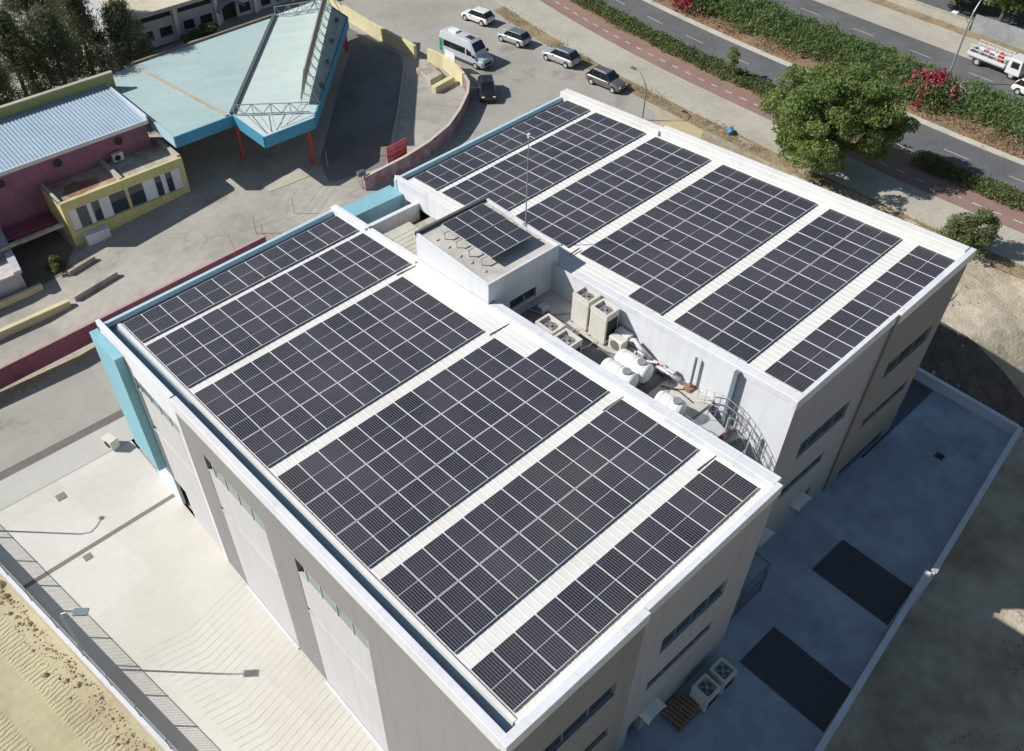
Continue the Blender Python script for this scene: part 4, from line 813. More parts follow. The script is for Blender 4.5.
def car(name, loc, head, body, label, group=None, L=4.25, w=.87, H=1.55, hood=.26, rearslope=.10, roofm=None, rails=False):
    t = thing(name, loc, label, 'car', group, rz_=head); z = .95 if H < 1.6 else 1.02
    X = lambda f: L*(.5-f)
    rg = [ring(X(0), w*.78, .3, .5, .62), ring(X(.02), w*.9, .22, .6, .74), ring(X(.08), w*.98, .2, .68, z-.17), ring(X(hood-.02), w, .2, .72, z-.02), ring(X(hood+.05), w, .2, .74, z), ring(X(.6), w, .2, .75, z), ring(X(.9), w*.99, .2, .75, z+.02), ring(X(.975), w*.95, .25, .72, z-.02), ring(X(1), w*.85, .35, .65, .85)]
    o = loft(MB(), rg).build('body', body, t, smooth=True, bevel=.0); sm = o.modifiers.new('sub', 'SUBSURF'); sm.levels = 1; sm.render_levels = 2
    a, c = hood+.02, .985-rearslope*.3; ra, rb = hood+.17, .93-rearslope
    lo = [(X(a), w*.86), (X(c), w*.86)]; hi = [(X(ra), w*.68), (X(rb), w*.70)]
    g = MB().hexa([(lo[0][0], -lo[0][1], z-.04), (lo[0][0], lo[0][1], z-.04), (lo[1][0], lo[1][1], z-.04), (lo[1][0], -lo[1][1], z-.04), (hi[0][0], -hi[0][1], H-.03), (hi[0][0], hi[0][1], H-.03), (hi[1][0], hi[1][1], H-.03), (hi[1][0], -hi[1][1], H-.03)])
    g.build('windows', M['cglass'], t, bevel=.03)
    MB().hexa([(hi[0][0]+.08, -hi[0][1]-.03, H-.06), (hi[0][0]+.08, hi[0][1]+.03, H-.06), (hi[1][0]-.12, hi[1][1]+.03, H-.06), (hi[1][0]-.12, -hi[1][1]-.03, H-.06), (hi[0][0]-.05, -hi[0][1]+.06, H), (hi[0][0]-.05, hi[0][1]-.06, H), (hi[1][0]+.0, hi[1][1]-.06, H+.01), (hi[1][0]+.0, -hi[1][1]+.06, H+.01)]).build('roof', roofm or body, t, bevel=.03, seg=2)
    for s in (-1, 1):                                   # pillars
        for f0, f1 in ((a, ra), (c, rb), (.55, .56), (.80, .78)):
            MB().bar((X(f0), s*w*.865, z-.04), (X(f1), s*w*.705, H-.05), .07, .05).build('pillar', M['pillar'], t)
        MB().box(X(.012), X(.05), s*w*.62-.14, s*w*.62+.14, .62, .75).build('headlight', M['lamp'], t, bevel=.02)
        MB().box(X(.995), X(.955), s*w*.72-.13, s*w*.72+.14, .75, .98).build('tail_light', M['taillight'], t, bevel=.02)
        MB().box(X(hood+.11), X(hood+.07), s*(w+.1)-.08, s*(w+.1)+.08, z, z+.13).build('mirror', body, t, bevel=.02)
        if rails: MB().bar((X(ra+.04), s*w*.62, H+.04), (X(rb-.04), s*w*.62, H+.04), .05).build('roof_rail', M['alu'], t)
        MB().box(X(.52), X(.49), s*(w+.004)-.015, s*(w+.004)+.015, z-.15, z-.12).build('door_handle', M['alu'], t)
    MB().box(X(-.005), X(.03), -w*.6, w*.6, .28, .45).build('grille', M['dark'], t, bevel=.01); MB().box(X(1.003), X(.98), -w*.7, w*.7, .28, .48).build('bumper', M['dark'], t, bevel=.02)
    MB().box(X(1.012), X(.99), -.26, .26, .55, .66).build('number_plate', M['tank'], t)
    wheels(t, (X(.19), X(.80)), w); t.scale = (.92, .94, .92); return t
M['pillar'] = mat('dark pillar', (.06, .062, .065), .4); M['cglass'] = glass_mat('car glass', (.015, .018, .022), .06); M['lamp'] = mat('lamp glass', (.7, .7, .7), .15); M['taillight'] = mat('tail light', (.35, .02, .02), .25)
M['p_white'] = paint('white car paint', (.72, .72, .72)); M['p_silver'] = paint('silver car paint', (.42, .44, .46), .3); M['p_grey'] = paint('grey car paint', (.15, .145, .145), .3); M['p_black'] = paint('black car paint', (.012, .012, .014)); M['p_bluegrey'] = paint('blue grey roof', (.14, .18, .22), .2)
G = 'cars parked along the kerb'
car('parked_car', (54.0, 33.0, -10.19), R_(100), M['p_white'], 'small white hatchback, farthest from the building in the parked row', G, L=4.0, H=1.5, hood=.24)
car('parked_car', (53.5, 26.7, -10.19), R_(99), M['p_silver'], 'small silver hatchback with a blue grey roof between two parked cars', G, L=3.9, H=1.5, hood=.22, roofm=M['p_bluegrey'])
car('parked_car', (54.1, 20.4, -10.19), R_(97), M['p_silver'], 'larger silver crossover with dark roof parked behind the grey wagon', G, L=4.4, w=.9, H=1.65, roofm=M['p_bluegrey'], rails=True)
car('parked_car', (53.9, 13.9, -10.19), R_(-84), M['p_grey'], 'dark grey wagon with roof rails, nearest the far wing in the parked row', G, L=4.55, w=.9, H=1.7, rails=True)
car('parked_car', (43.9, 20.2, -10.19), R_(-126), M['p_black'], 'black hatchback parked beside the curved street wall', None, L=4.1, H=1.5)
car('moving_car', (84.1, -15.0, -10.19), R_(-91), M['p_white'], 'white car at the right edge following the flatbed truck', None, L=4.5, w=.9, H=1.6)
# minibus
t = thing('minibus', (47.1, 26.9, -10.19), 'white minibus with dark windows and green corner decals beside the notice board', 'minibus', rz_=R_(-83)); L = 6.3; X = lambda f: L*(.5-f); w = 1.0
rg = [ring(X(0), .82, .35, .7, .85, .7), ring(X(.03), .95, .28, .8, 1.05, .82), ring(X(.14), w, .28, .9, 1.28, .88), ring(X(.18), w, .28, 1.3, 1.75, .86), ring(X(.27), w, .28, 1.9, 2.52, .80), ring(X(.32), w, .28, 2.0, 2.68, .82), ring(X(.96), w, .28, 2.0, 2.72, .84), ring(X(1), .96, .3, 1.9, 2.6, .8)]
M['vanp'] = paint('white van paint', (.52, .56, .60))
loft(MB(), rg).build('body', M['vanp'], t, bevel=.05, seg=2)
zy = lambda z, f=1: w-(z-1.9)*.18/.75 if z > 1.9 else w
for s in (-1, 1):
    for x0, x1 in ((.39, .89), ):
        o = MB().hexa([(X(x0), s*(w+.008), 1.25), (X(x1), s*(w+.008), 1.25), (X(x1), s*(w-.05), 1.25), (X(x0), s*(w-.05), 1.25), (X(x0), s*(w+.008), 1.93), (X(x1), s*(w+.008), 1.93), (X(x1), s*(w-.05), 1.93), (X(x0), s*(w-.05), 1.93)]).build('side_window', M['cglass'], t)
        for f in (.55, .72): MB().box(X(f)-.03, X(f)+.03, s*(w+.012)-.004, s*(w+.012)+.004, 1.25, 1.93).build('divider', M['dark'], o)
    MB().hexa([(X(.22), s*(w+.008), 1.25), (X(.36), s*(w+.008), 1.2), (X(.36), s*(w-.05), 1.2), (X(.22), s*(w-.05), 1.25), (X(.26), s*(w+.008), 1.7), (X(.36), s*(w+.008), 1.9), (X(.36), s*(w-.05), 1.9), (X(.26), s*(w-.05), 1.7)]).build('cab_window', M['cglass'], t)
    MB().box(X(.985), X(.91), s*(w+.004)-.006, s*(w+.004)+.006, .5, 1.98).build('decal', mat('green decal', (.03, .42, .16), .4, n1=(.9, 2.2), n2=(.3, 4), col2=(.05, .16, .10)), t)
    MB().box(X(.2), X(.16), s*(w+.16)-.1, s*(w+.16)+.1, 1.25, 1.55).build('mirror', M['dark'], t, bevel=.03)
    MB().box(X(.01), X(.05), s*.68-.15, s*.68+.15, .75, .98).build('headlight', M['lamp'], t, bevel=.02); MB().box(X(.90), X(.05), s*(w+.006)-.006, s*(w+.006)+.006, .42, .55).build('side_trim', M['dark'], t)
MB().hexa([(X(.168), -.80, 1.82), (X(.168), .80, 1.82), (X(.20), .80, 1.74), (X(.20), -.80, 1.74), (X(.258), -.74, 2.54), (X(.258), .74, 2.54), (X(.29), .74, 2.46), (X(.29), -.74, 2.46)]).build('windscreen', M['cglass'], t)
MB().box(X(-.004), X(.02), -.6, .6, .45, .8).build('grille', M['dark'], t, bevel=.02)
MB().box(X(.86), X(.68), -.42, .42, 2.7, 2.9).build('roof_unit', M['tank'], t, bevel=.05, seg=2); MB().box(X(.47), X(.38), -.35, .35, 2.7, 2.78).build('roof_hatch', M['dark'], t, bevel=.02); MB().box(X(.36), X(.33), -.4, .4, 2.69, 2.74).build('roof_strip', M['dark'], t)
wheels(t, (X(.16), X(.79)), w, .36); t.scale = (.93, .93, .93)
# flatbed truck
t = thing('flatbed_truck', (87.3-.4, -9.7, -10.19), 'small white flatbed truck carrying a pipe rack on the far carriageway', 'truck', rz_=R_(-92)); L = 5.8; X = lambda f: L*(.5-f); w = .95
MB().hexa([(X(0), -w, .45), (X(0), w, .45), (X(.27), w, .45), (X(.27), -w, .45), (X(.03), -w*.93, 1.95), (X(.03), w*.93, 1.95), (X(.26), w*.93, 2.0), (X(.26), -w*.93, 2.0)]).build('cab', M['p_white'], t, bevel=.08, seg=2)
MB().hexa([(X(-.002), -.82, 1.15), (X(-.002), .82, 1.15), (X(.02), .82, 1.15), (X(.02), -.82, 1.15), (X(.018), -.8, 1.8), (X(.018), .8, 1.8), (X(.05), .8, 1.8), (X(.05), -.8, 1.8)]).build('windscreen', M['cglass'], t)
for s in (-1, 1):
    MB().hexa([(X(.06), s*(w+.006), 1.15), (X(.2), s*(w+.006), 1.15), (X(.2), s*(w-.1), 1.15), (X(.06), s*(w-.1), 1.15), (X(.07), s*(w-.03), 1.75), (X(.2), s*(w-.03), 1.75), (X(.2), s*(w-.1), 1.75), (X(.07), s*(w-.1), 1.75)]).build('side_window', M['cglass'], t)
    MB().box(X(.99), X(.30), s*w-.02, s*w+.02, .85, 1.2).build('side_board', M['p_white'], t)
    b = MB()
    for f in (.32, .48, .64, .8, .97): b.bar((X(f), s*.85, 1.2), (X(f), s*.85, 1.85), .05)
    for z in (1.5, 1.85): b.bar((X(.32), s*.85, z), (X(.97), s*.85, z), .05)
    b.build('rack', M['tank'], t)
MB().box(X(.99), X(.29), -w, w, .72, .85).build('flatbed', M['galv'], t); MB().box(X(.995), X(.985), -w, w, .85, 1.2).build('tail_board', M['p_white'], t); MB().box(X(.98), X(.05), -.4, .4, .4, .7).build('chassis', M['dark'], t)
b = MB()
for f in (.4, .56, .72, .88): b.bar((X(f), -.85, 1.85), (X(f), .85, 1.85), .05)
b.build('crossbars', M['tank'], t); b = MB().box(X(.5), X(.42), -.3, .2, .86, 1.7).box(X(.8), X(.72), .1, .5, .86, 1.4); b.build('gas_frames', M['redpost'], t)
MB().box(X(.9), X(.66), -.55, -.1, .86, 1.3).build('crate', M['galv'], t); wheels(t, (X(.14), X(.78)), w-.05, .38)

# ------------------------------------------------------------------ courtyard equipment
def condenser(loc, h, w, d, label, group, rot=0):
    t = thing('condenser_unit', loc, label, 'air conditioner', group, rz_=rot)
    b = MB(); b.box(-w/2, w/2, -d/2, d/2, .1, h-.22); b.build('casing', M['ac'], t, bevel=.02)
    b = MB(); e = .13                                   # rim round the fan well
    for x0, x1, y0, y1 in ((-w/2, w/2, -d/2, -d/2+e), (-w/2, w/2, d/2-e, d/2), (-w/2, -w/2+e, -d/2+e, d/2-e), (w/2-e, w/2, -d/2+e, d/2-e)): b.box(x0, x1, y0, y1, h-.22, h)
    b.build('top_rim', M['ac'], t)
    r = min(w, d)/2-.16; f = MB().tube([(0, 0, h-.215), (0, 0, h-.16)], r, 20).build('fan_well', M['ac_dark'], t)
    b = MB(); b.tube([(0, 0, h-.16), (0, 0, h-.08)], .1, 10)
    for k in range(4):
        a = k*math.pi/2+.4; ca, sa = math.cos(a), math.sin(a); b.poly([(ca*.08, sa*.08, h-.11), (ca*r*.9-sa*.05, sa*r*.9+ca*.05, h-.15), (ca*r*.85-sa*.26, sa*r*.85+ca*.26, h-.1)])
    b.build('fan', M['galv'], f)
    b = MB(); b.box(-w/2+.1, w/2-.1, -d/2-.012, -d/2, .3, h-.4); b.build('coil', M['dark'], t)
    b = MB(); b.box(w/2, w/2+.01, -.02, .02, .15, h-.25); b.build('seam', M['stain'], t)
    b = MB(); b.box(-w/2, w/2, -d/2, -d/2+.1, 0, .1); b.box(-w/2, w/2, d/2-.1, d/2, 0, .1); b.build('feet', M['galv'], t)
FZ = .18
condenser((18.2, -16.35, FZ), 2.0, .95, 1.15, 'tall ivory condenser on the courtyard deck, the one nearer the penthouse', None)
condenser((18.12, -17.72, FZ), 2.0, .97, 1.15, 'tall ivory condenser on the courtyard deck, the one nearer the white tanks', None)
condenser((15.62, -16.3, FZ), 1.45, .97, 1.25, 'low ivory condenser by the near wing parapet, the one nearer the penthouse', None)
condenser((15.5, -17.65, FZ), 1.45, .97, 1.15, 'low ivory condenser by the near wing parapet, the one nearer the tanks', None)
for x, y, lb in ((17.95, -18.95, 'small ivory outdoor unit on the deck, beside the tall condensers'), (18.5, -18.85, 'small ivory outdoor unit squeezed against the far wing wall')):
    t = thing('outdoor_unit', (x, y, FZ), lb, 'air conditioner'); MB().box(-.25, .25, -.45, .45, .08, .85).build('casing', M['ac'], t, bevel=.03); MB().tube([(-.255, 0, .47), (-.27, 0, .47)], .3, 16).build('fan_grille', M['ac_dark'], t); MB().box(-.2, .2, -.35, -.25, 0, .08).build('foot', M['galv'], t); MB().box(-.2, .2, .25, .35, 0, .08).build('foot', M['galv'], t)
def tank(a, c, r, z, label, end_lids=True):
    t = thing('water_tank', ((a[0]+c[0])/2, (a[1]+c[1])/2, FZ), label, 'water tank'); a, c = Vector((*a, 0)), Vector((*c, 0)); o = (a+c)/2; L_ = (c-a); p = []
    fr = [(0, .3), (.015, .65), (.05, .88), (.1, .98), (.2, 1), (.8, 1), (.9, .98), (.95, .88), (.985, .65), (1, .3)]
    o2 = MB().tube([a+L_*f-o+Vector((0, 0, z-FZ)) for f, _ in fr], [r*k for _, k in fr], 24).build('shell', M['tank'], t, smooth=True)
    for f in (.18, .5, .82): b = MB().tube([a+L_*(f-.012)-o+Vector((0, 0, z-FZ)), a+L_*(f+.012)-o+Vector((0, 0, z-FZ))], r+.012, 24, True).build('band', mat('tank rib', (.66, .67, .67), .5), t)
    q = a+L_*.72-o+Vector((0, 0, z-FZ+r)); MB().tube([q-Vector((0, 0, .04)), q+Vector((0, 0, .07))], .23, 16).build('lid', M['galv'], t)
    for f in (.2, .8): q = a+L_*f-o; MB().box(q.x-r*.8, q.x+r*.8, q.y-.08, q.y+.08, 0, z-FZ-r*.55).build('cradle', M['galv'], t)
tank((17.0, -19.75), (17.15, -21.75), .55, .9, 'white horizontal water tank with a grey lid, nearer the far wing wall')
tank((16.0, -19.7), (16.1, -21.7), .5, .95, 'white horizontal water tank with a grey lid, nearer the near wing parapet')
tank((16.3, -22.9), (16.6, -24.4), .5, .8, 'short white water tank lying near the top of the stairs')
b = MB(); rs = random.Random(5)
b.tube([(18.4, -19.0, .5), (18.45, -19.6, 1.0), (18.3, -20.1, .9), (18.5, -20.7, .45)], .13, 8); b.tube([(18.65, -19.2, .35), (18.6, -21.0, .35), (18.65, -22.6, .3)], .09, 8); b.tube([(18.1, -20.3, .3), (18.6, -21.3, .5), (18.55, -22.2, .3)], .08, 8)
b.tube([(18.35, -21.3, .45), (18.4, -22.7, .42)], .12, 8)
tag(b.build('pipe_run', M['foil'], smooth=True), 'tangle of silver wrapped pipes along the far wing wall', 'pipes')
for k, (x, y) in enumerate(((18.3, -19.7), (18.0, -20.9), (18.35, -21.6))):
    t = thing('water_pump', (x, y, FZ), f'small grey water pump beside the silver pipes, {ordn[k]} from the condensers', 'pump', 'pumps by the pipes'); MB().tube([(0, -.25, .2), (0, .25, .2)], .16, 12).build('motor', M['galv'], t); MB().box(-.15, .15, -.2, .2, 0, .06).build('base', M['steel_dark'], t); MB().tube([(0, .28, .2), (0, .28, .5)], .06, 8).build('outlet', M['redpost'] if k == 2 else M['steel_dark'], t)
for k, (pts_, rr_, m_, lb_) in enumerate((
        ([(17.4, -15.6, .24), (17.3, -17.0, .26), (17.35, -18.6, .24), (17.5, -19.3, .3)], .035, 'steel_dark', 'dark pipe running along the feet of the tall condensers'),
        ([(16.3, -15.9, .26), (16.9, -16.4, .3), (17.5, -16.5, .3)], .03, 'foil', 'silver pipe joining a low condenser to a tall one near the penthouse'),
        ([(16.2, -17.6, .26), (16.9, -17.9, .34), (17.5, -17.8, .3)], .03, 'foil', 'silver pipe joining a low condenser to a tall one near the tanks'),
        ([(16.6, -13.3, 1.0), (16.6, -13.5, .3), (17.0, -14.6, .25), (18.2, -15.4, .25)], .04, 'galv', 'grey conduit from the penthouse wall to the condensers'),
        ([(17.6, -22.2, .24), (18.0, -23.0, .24), (17.9, -24.0, .24)], .03, 'black', 'black pipe lying on the deck before the stairs'))):
    tag(MB().tube(pts_, rr_, 6).build('deck_pipe', M[m_]), lb_, 'pipe')
for k, (x_, y_, w_, h_, lb_) in enumerate(((18.45, -20.2, .34, .45, 'grey valve box against the far wing wall behind the larger tanks'), (18.5, -22.1, .3, .5, 'grey switch box against the far wing wall beside the vent pipe'), (17.2, -14.2, .5, .4, 'grey junction box in the shade below the penthouse'))):
    t = thing('junction_box', (x_, y_, FZ), lb_, 'box'); MB().box(-w_/2, w_/2, -.22, .22, .05, h_).build('housing', M['alu'], t, bevel=.02); MB().box(-w_/2-.01, -w_/2, -.16, .16, .1, h_-.06).build('door', M['galv'], t); MB().box(-w_/2+.04, w_/2-.04, -.18, .18, 0, .05).build('plinth', M['steel_dark'], t)
b = MB().tube([(16.0, -22.0, .22), (18.2, -21.9, .24)], .03, 6); tag(b.build('rusty_pipe', M['rust']), 'thin rusty pipe crossing the courtyard deck beyond the tanks', 'pipe')
b = MB().tube([(16.9, -22.9, .24), (17.8, -22.6, .23), (18.5, -23.4, .22)], .02, 6); tag(b.build('black_hose', M['black']), 'thin black hose looping across the deck by the short tank', 'hose')
t = thing('vent_pipe', (18.6, -23.25, FZ), 'blue grey vertical vent pipe against the far wing wall', 'pipe'); MB().tube([(0, 0, 0), (0, 0, 2.1)], .07, 8).build('pipe', M['steel_blue'], t); MB().box(-.3, .25, -.2, .2, 0, .12).build('rusty_foot', M['rust'], t)
t = thing('wall_column', (18.62, -25.5, -10.2), 'tall dark blue grey steel column standing against the far wing wall by the stairs', 'column'); MB().box(-.11, .11, -.11, .11, 0, 13.2).build('shaft', M['steel_blue'], t); MB().box(-.2, .2, -.2, .2, 0, .05).build('base_plate', M['steel_blue'], t)
# galvanised spiral stair
SX, SY, SR = 17.5, -26.3, 1.15
t = thing('spiral_staircase', (SX, SY, -10.2), 'galvanised spiral staircase climbing to the courtyard deck between the wings', 'staircase')
MB().tube([(0, 0, 0), (0, 0, 11.5)], .08, 10).build('centre_pole', M['galv'], t)
ns = 52; rise = 10.38/ns
for k in range(ns):
    a = R_(90)-k*R_(27); a2 = a-R_(27); z = 10.38-rise*(k+1)
    c = [(math.cos(a)*.08, math.sin(a)*.08), (math.cos(a)*SR, math.sin(a)*SR), (math.cos(a2)*SR, math.sin(a2)*SR), (math.cos(a2)*.08, math.sin(a2)*.08)]
    MB().prism(c[::-1], z-.04, z).build('tread', M['galv'] if k % 2 else M['steel_blue'], t)
hp = []; b = MB()
for k in range(ns*3+1):
    a = R_(90)-k*R_(9); z = 10.38-rise*k/3; p = (math.cos(a)*SR, math.sin(a)*SR, z); hp.append(p)
b.tube([(x, y, z+1.0) for x, y, z in hp], .025, 6); b.tube([(x, y, z+.55) for x, y, z in hp], .015, 5); b.tube([(x, y, z-.02) for x, y, z in hp], .03, 6)
for p in hp[::3]: b.bar(p, (p[0], p[1], p[2]+1.0), .025)
b.build('handrail', M['galv'], t)
MB().prism([(-1.3, .1), (.2, .1), (.6, 1.55), (-1.3, 1.55)], 10.33, 10.39).build('landing', M['alu'], t); MB().box(-.15, .25, -.02, .05, 10.4, 10.52).build('red_edge', M['redpost'], t)
b = MB(); pr = [(-1.3, 1.5, 10.4), (-1.3, .1, 10.4)]
for p, q in zip(pr[:-1], pr[1:]):
    for z in (.5, 1.0): b.bar((p[0], p[1], p[2]+z), (q[0], q[1], q[2]+z), .03)
    for i in range(5): f = i/4; x, y = p[0]+(q[0]-p[0])*f, p[1]+(q[1]-p[1])*f; b.bar((x, y, 10.4), (x, y, 11.4), .02)
b.build('landing_rail', M['galv'], t)
# curved safety rail on the wall side of the stairs
t = thing('curved_railing', (17.9, -26.0, FZ), 'curved galvanised safety railing arching beside the spiral staircase', 'railing'); b = MB(); cr = []
for k in range(25):
    f = k/24; cr.append((.35-.75*math.sin(math.pi*f)*-.35, 2.0-4.6*f, .9+.5*math.sin(math.pi*f)-2.2*f*f))
for dz in (0, -.45, -.9): b.tube([(x, y, z+dz) for x, y, z in cr], .022, 6)
for p in cr[::2]: b.bar(p, (p[0], p[1], p[2]-1.1), .022)
b.build('rail_lattice', M['galv'], t)
# antenna mast on the penthouse
t = thing('antenna_mast', (19.15, -7.9, 2.95), 'thin grey antenna mast rising from the back of the penthouse', 'mast')
t.location = (19.22, -10.6, 2.95)
MB().tube([(0, 0, 0), (0, 0, 2.8)], .035, 8).tube([(0, 0, 2.8), (0, 0, 5.4)], .022, 8).build('pole', M['galv'], t); MB().tube([(0, 0, 5.35), (0, 0, 5.6)], .07, 8).build('tip', M['tank'], t); MB().box(-.12, .12, -.12, .12, 0, .06).build('base_plate', M['galv'], t)
t = thing('access_ladder', (18.6, -5.6, -.6), 'short grey access ladder leaning in the street-side court', 'ladder'); b = MB()
b.bar((-.9, .0, 0), (0, .0, 1.7), .05); b.bar((-.9, -.5, 0), (0, -.5, 1.7), .05)
for k in range(6): f = (k+.5)/6; b.bar((-.9+.9*f, 0, 1.7*f), (-.9+.9*f, -.5, 1.7*f), .03)
b.build('rails', M['galv'], t)
# ------------------------------------------------------------------ yard objects
def awning(x, y, label):
    t = thing('door_awning', (x, y, -7.85), label, 'awning', 'door awnings on the shaded side'); b = MB(); n = 10
    for i in range(n):
        a, c = R_(200*i/n-10), R_(200*(i+1)/n-10)
        P = lambda q, d, r=0: (-(.62-r)*math.cos(q), d, (.3-r)*math.sin(q)+.0)
        b.hexa([P(a, 0), P(c, 0), P(c, -.6), P(a, -.6), P(a, 0, -.02), P(c, 0, -.02), P(c, -.6, -.02), P(a, -.6, -.02)])
    b.build('canopy_sheet', M['tank'], t)
    for s in (-.55, .55): MB().bar((s, 0, -.4), (s, -.55, -.03), .03).build('bracket', M['galv'], t)
awning(8.2, YS, 'curved white door awning on the near wing, beside the wooden pallets'); awning(23.4, YB, 'curved white door awning on the far wing wall'); awning(19.9, YB-.0, 'curved white door awning on the far wing nearest the gap between wings')
AG = None
condenser((11.47, -31.97, -10.2), 1.4, 1.0, 1.0, 'white condenser on the shaded ground, the one next to the pallets', AG); condenser((12.75, -31.97, -10.2), 1.4, 1.0, 1.0, 'white condenser on the shaded ground, the one nearer the gap', AG)
for k in range(3):
    t = thing('wooden_pallet', (10.1, -31.7, -10.2+.145*k), f'brown wooden pallet, {["bottom", "middle", "top"][k]} of the stack by the condensers', 'pallet', 'pallets in the stack by the condensers', R_(3*k))
    b = MB()
    for i in range(7): b.box(-.75+.22*i, -.6+.22*i, -.6, .6, .11, .135)
    b.build('slats', M['wood'], t); b = MB()
    for y in (-.55, 0, .45): b.box(-.75, .72, y, y+.1, 0, .11)
    b.build('runners', M['wood'], t)
t = thing('steel_gate', (16.4, -30.2, -10.2), 'dark steel gate frame with diagonal bars between the two wings', 'gate'); b = MB()
for x in (-1.9, .2, 2.2): b.bar((x, 0, 0), (x, 0, 2.6), .08)
for z in (.1, 1.3, 2.6): b.bar((-1.9, 0, z), (2.2, 0, z), .07)
b.bar((-1.9, 0, .1), (.2, 0, 2.6), .05); b.bar((.2, 0, .1), (2.2, 0, 2.6), .05); b.bar((2.2, 0, 2.6), (2.2, 1.6, 2.6), .06)
b.build('frame', M['steel_blue'], t); b = MB()
for i in range(20): b.bar((-1.8+.2*i, 0, .1), (-1.8+.2*i, 0, 2.6), .02)
b.build('bars', M['steel_blue'], t)
t = thing('outdoor_unit', (-2.0, 5.2, -13), 'grey outdoor unit standing on the pale yard beside the teal fin', 'air conditioner', rz_=.2); MB().box(-.3, .3, -.45, .45, .1, .85).build('casing', M['ac'], t, bevel=.03); MB().tube([(-.305, 0, .47), (-.32, 0, .47)], .28, 16).build('fan_grille', M['dark'], t); MB().box(-.2, .2, -.4, .4, 0, .1).build('foot', M['galv'], t)
# floodlight masts on the west wall
def mast(x, y, h, ax, ay, label, hw=.2, hl=.7):
    t = thing('floodlight_mast', (x, y, -13), label, 'lamp post', 'floodlight masts on the west wall')
    MB().tube([(0, 0, 0), (0, 0, h-.5), (ax*.15, ay*.15, h-.1), (ax*.5, ay*.5, h), (ax, ay, h)], [.06, .05, .04, .035, .03], 8).build('pole', M['galv'], t)
    d = Vector((ax, ay, 0)).normalized(); n = Vector((-d.y, d.x, 0)); p = Vector((ax, ay, h)); b = MB(); c = [p-n*hw, p+n*hw, p+n*hw+d*hl, p-n*hw+d*hl]
    b.hexa([q-Vector((0, 0, .06)) for q in c]+[q+Vector((0, 0, .03)) for q in c]); b.build('lamp_head', M['steel_blue'], t)
mast(xw(-8.6)+.06, -8.6, 5.7, .55, -.45, 'floodlight mast on the white boundary wall opposite the beige bays'); mast(xw(5.0)+.06, 5.0, 6.0, .9, .65, 'floodlight mast on the white boundary wall near the street', .1, .25)
# street lamps
t = thing('street_lamp', (80.3, -7.9, -10.1), 'tall curved double-arm street lamp rising from the median hedge', 'street lamp')
MB().tube([(0, 0, 0), (0, 0, 6.2), (.15, 0, 7.0), (.7, 0, 7.8), (1.6, 0, 8.5), (2.6, 0, 8.9)], [.11, .08, .075, .06, .05, .045], 10).build('pole', M['galv'], t)
MB().tube([(0, 0, 5.8), (-.2, .4, 6.5), (-.5, 1.2, 6.7)], .035, 8).build('side_arm', M['galv'], t); MB().box(-.75, -.3, 1.1, 1.7, 6.62, 6.75).build('lamp_head', M['tank'], t, bevel=.03); MB().box(2.5, 3.3, -.15, .15, 8.82, 8.97).build('lamp_head', M['tank'], t, bevel=.03)
t = thing('street_lamp', (51.6, 7.2, -10.2), 'small curved street lamp just beyond the far roof by the grey wagon', 'street lamp')
MB().tube([(0, 0, 0), (0, 0, 2.9), (.1, .3, 3.5), (.3, 1.1, 4.1), (.4, 1.9, 4.2)], [.07, .06, .05, .04, .035], 8).build('pole', M['steel_blue'], t); MB().box(.25, .55, 1.8, 2.35, 4.13, 4.25).build('lamp_head', M['steel_dark'], t, bevel=.02)
# wall on the far side of the dual carriageway
wall_path('roadside_wall', [(cx(93.6, 30), 30), (93.4, 10), (93.5, -3.5)], 1.0, .3, M['paver'], 'sunlit cream wall beyond the far footpath', 'wall', M['paver'], zf=GZ)
wall_path('roadside_wall', [(93.5, -3.7), (93.8, -12), (95, -30)], 1.8, .3, mat('grey blockwork', (.34, .36, .37), .9, n1=(.6, .5), n2=(.3, 3)), 'grey wall under the trees beyond the truck', 'wall', zf=GZ)
sheet('car_park', [(94.2, -60), (94.2, 8), (140, 8), (140, -60)], .02, M['road']); sheet('yard_paving', [(94.2, 8), (94.2, 80), (140, 80), (140, 8)], .02, M['paver'])

# ------------------------------------------------------------------ vegetation
def leaves(name, P, size, m, parent=None, aspect=.5, up=.0, seed=1, jit=.35):
    """thousands of small leaf faces at points P (n x 3)"""
    rg = np.random.default_rng(seed); n = len(P); P = np.asarray(P, float)
    d = rg.normal(size=(n, 3)); d[:, 2] += up; d /= np.linalg.norm(d, axis=1)[:, None]
    e = np.cross(d, rg.normal(size=(n, 3))); e /= np.linalg.norm(e, axis=1)[:, None]
    s = size*(1+jit*rg.normal(size=(n, 1))).clip(.4, 1.8); a = d*s/2; c = e*s*aspect/2
    V = np.stack([P-a, P+c*.9-a*.1, P+a, P-c*.9-a*.1], 1).reshape(-1, 3)
    me = bpy.data.meshes.new(name); me.vertices.add(n*4); me.vertices.foreach_set('co', V.ravel()); me.loops.add(n*4); me.loops.foreach_set('vertex_index', np.arange(n*4, dtype=np.int32))
    me.polygons.add(n); me.polygons.foreach_set('loop_start', np.arange(0, n*4, 4, dtype=np.int32)); me.update(calc_edges=True); me.materials.append(m)
    o = bpy.data.objects.new(name, me); COL.objects.link(o); o.parent = parent; return o
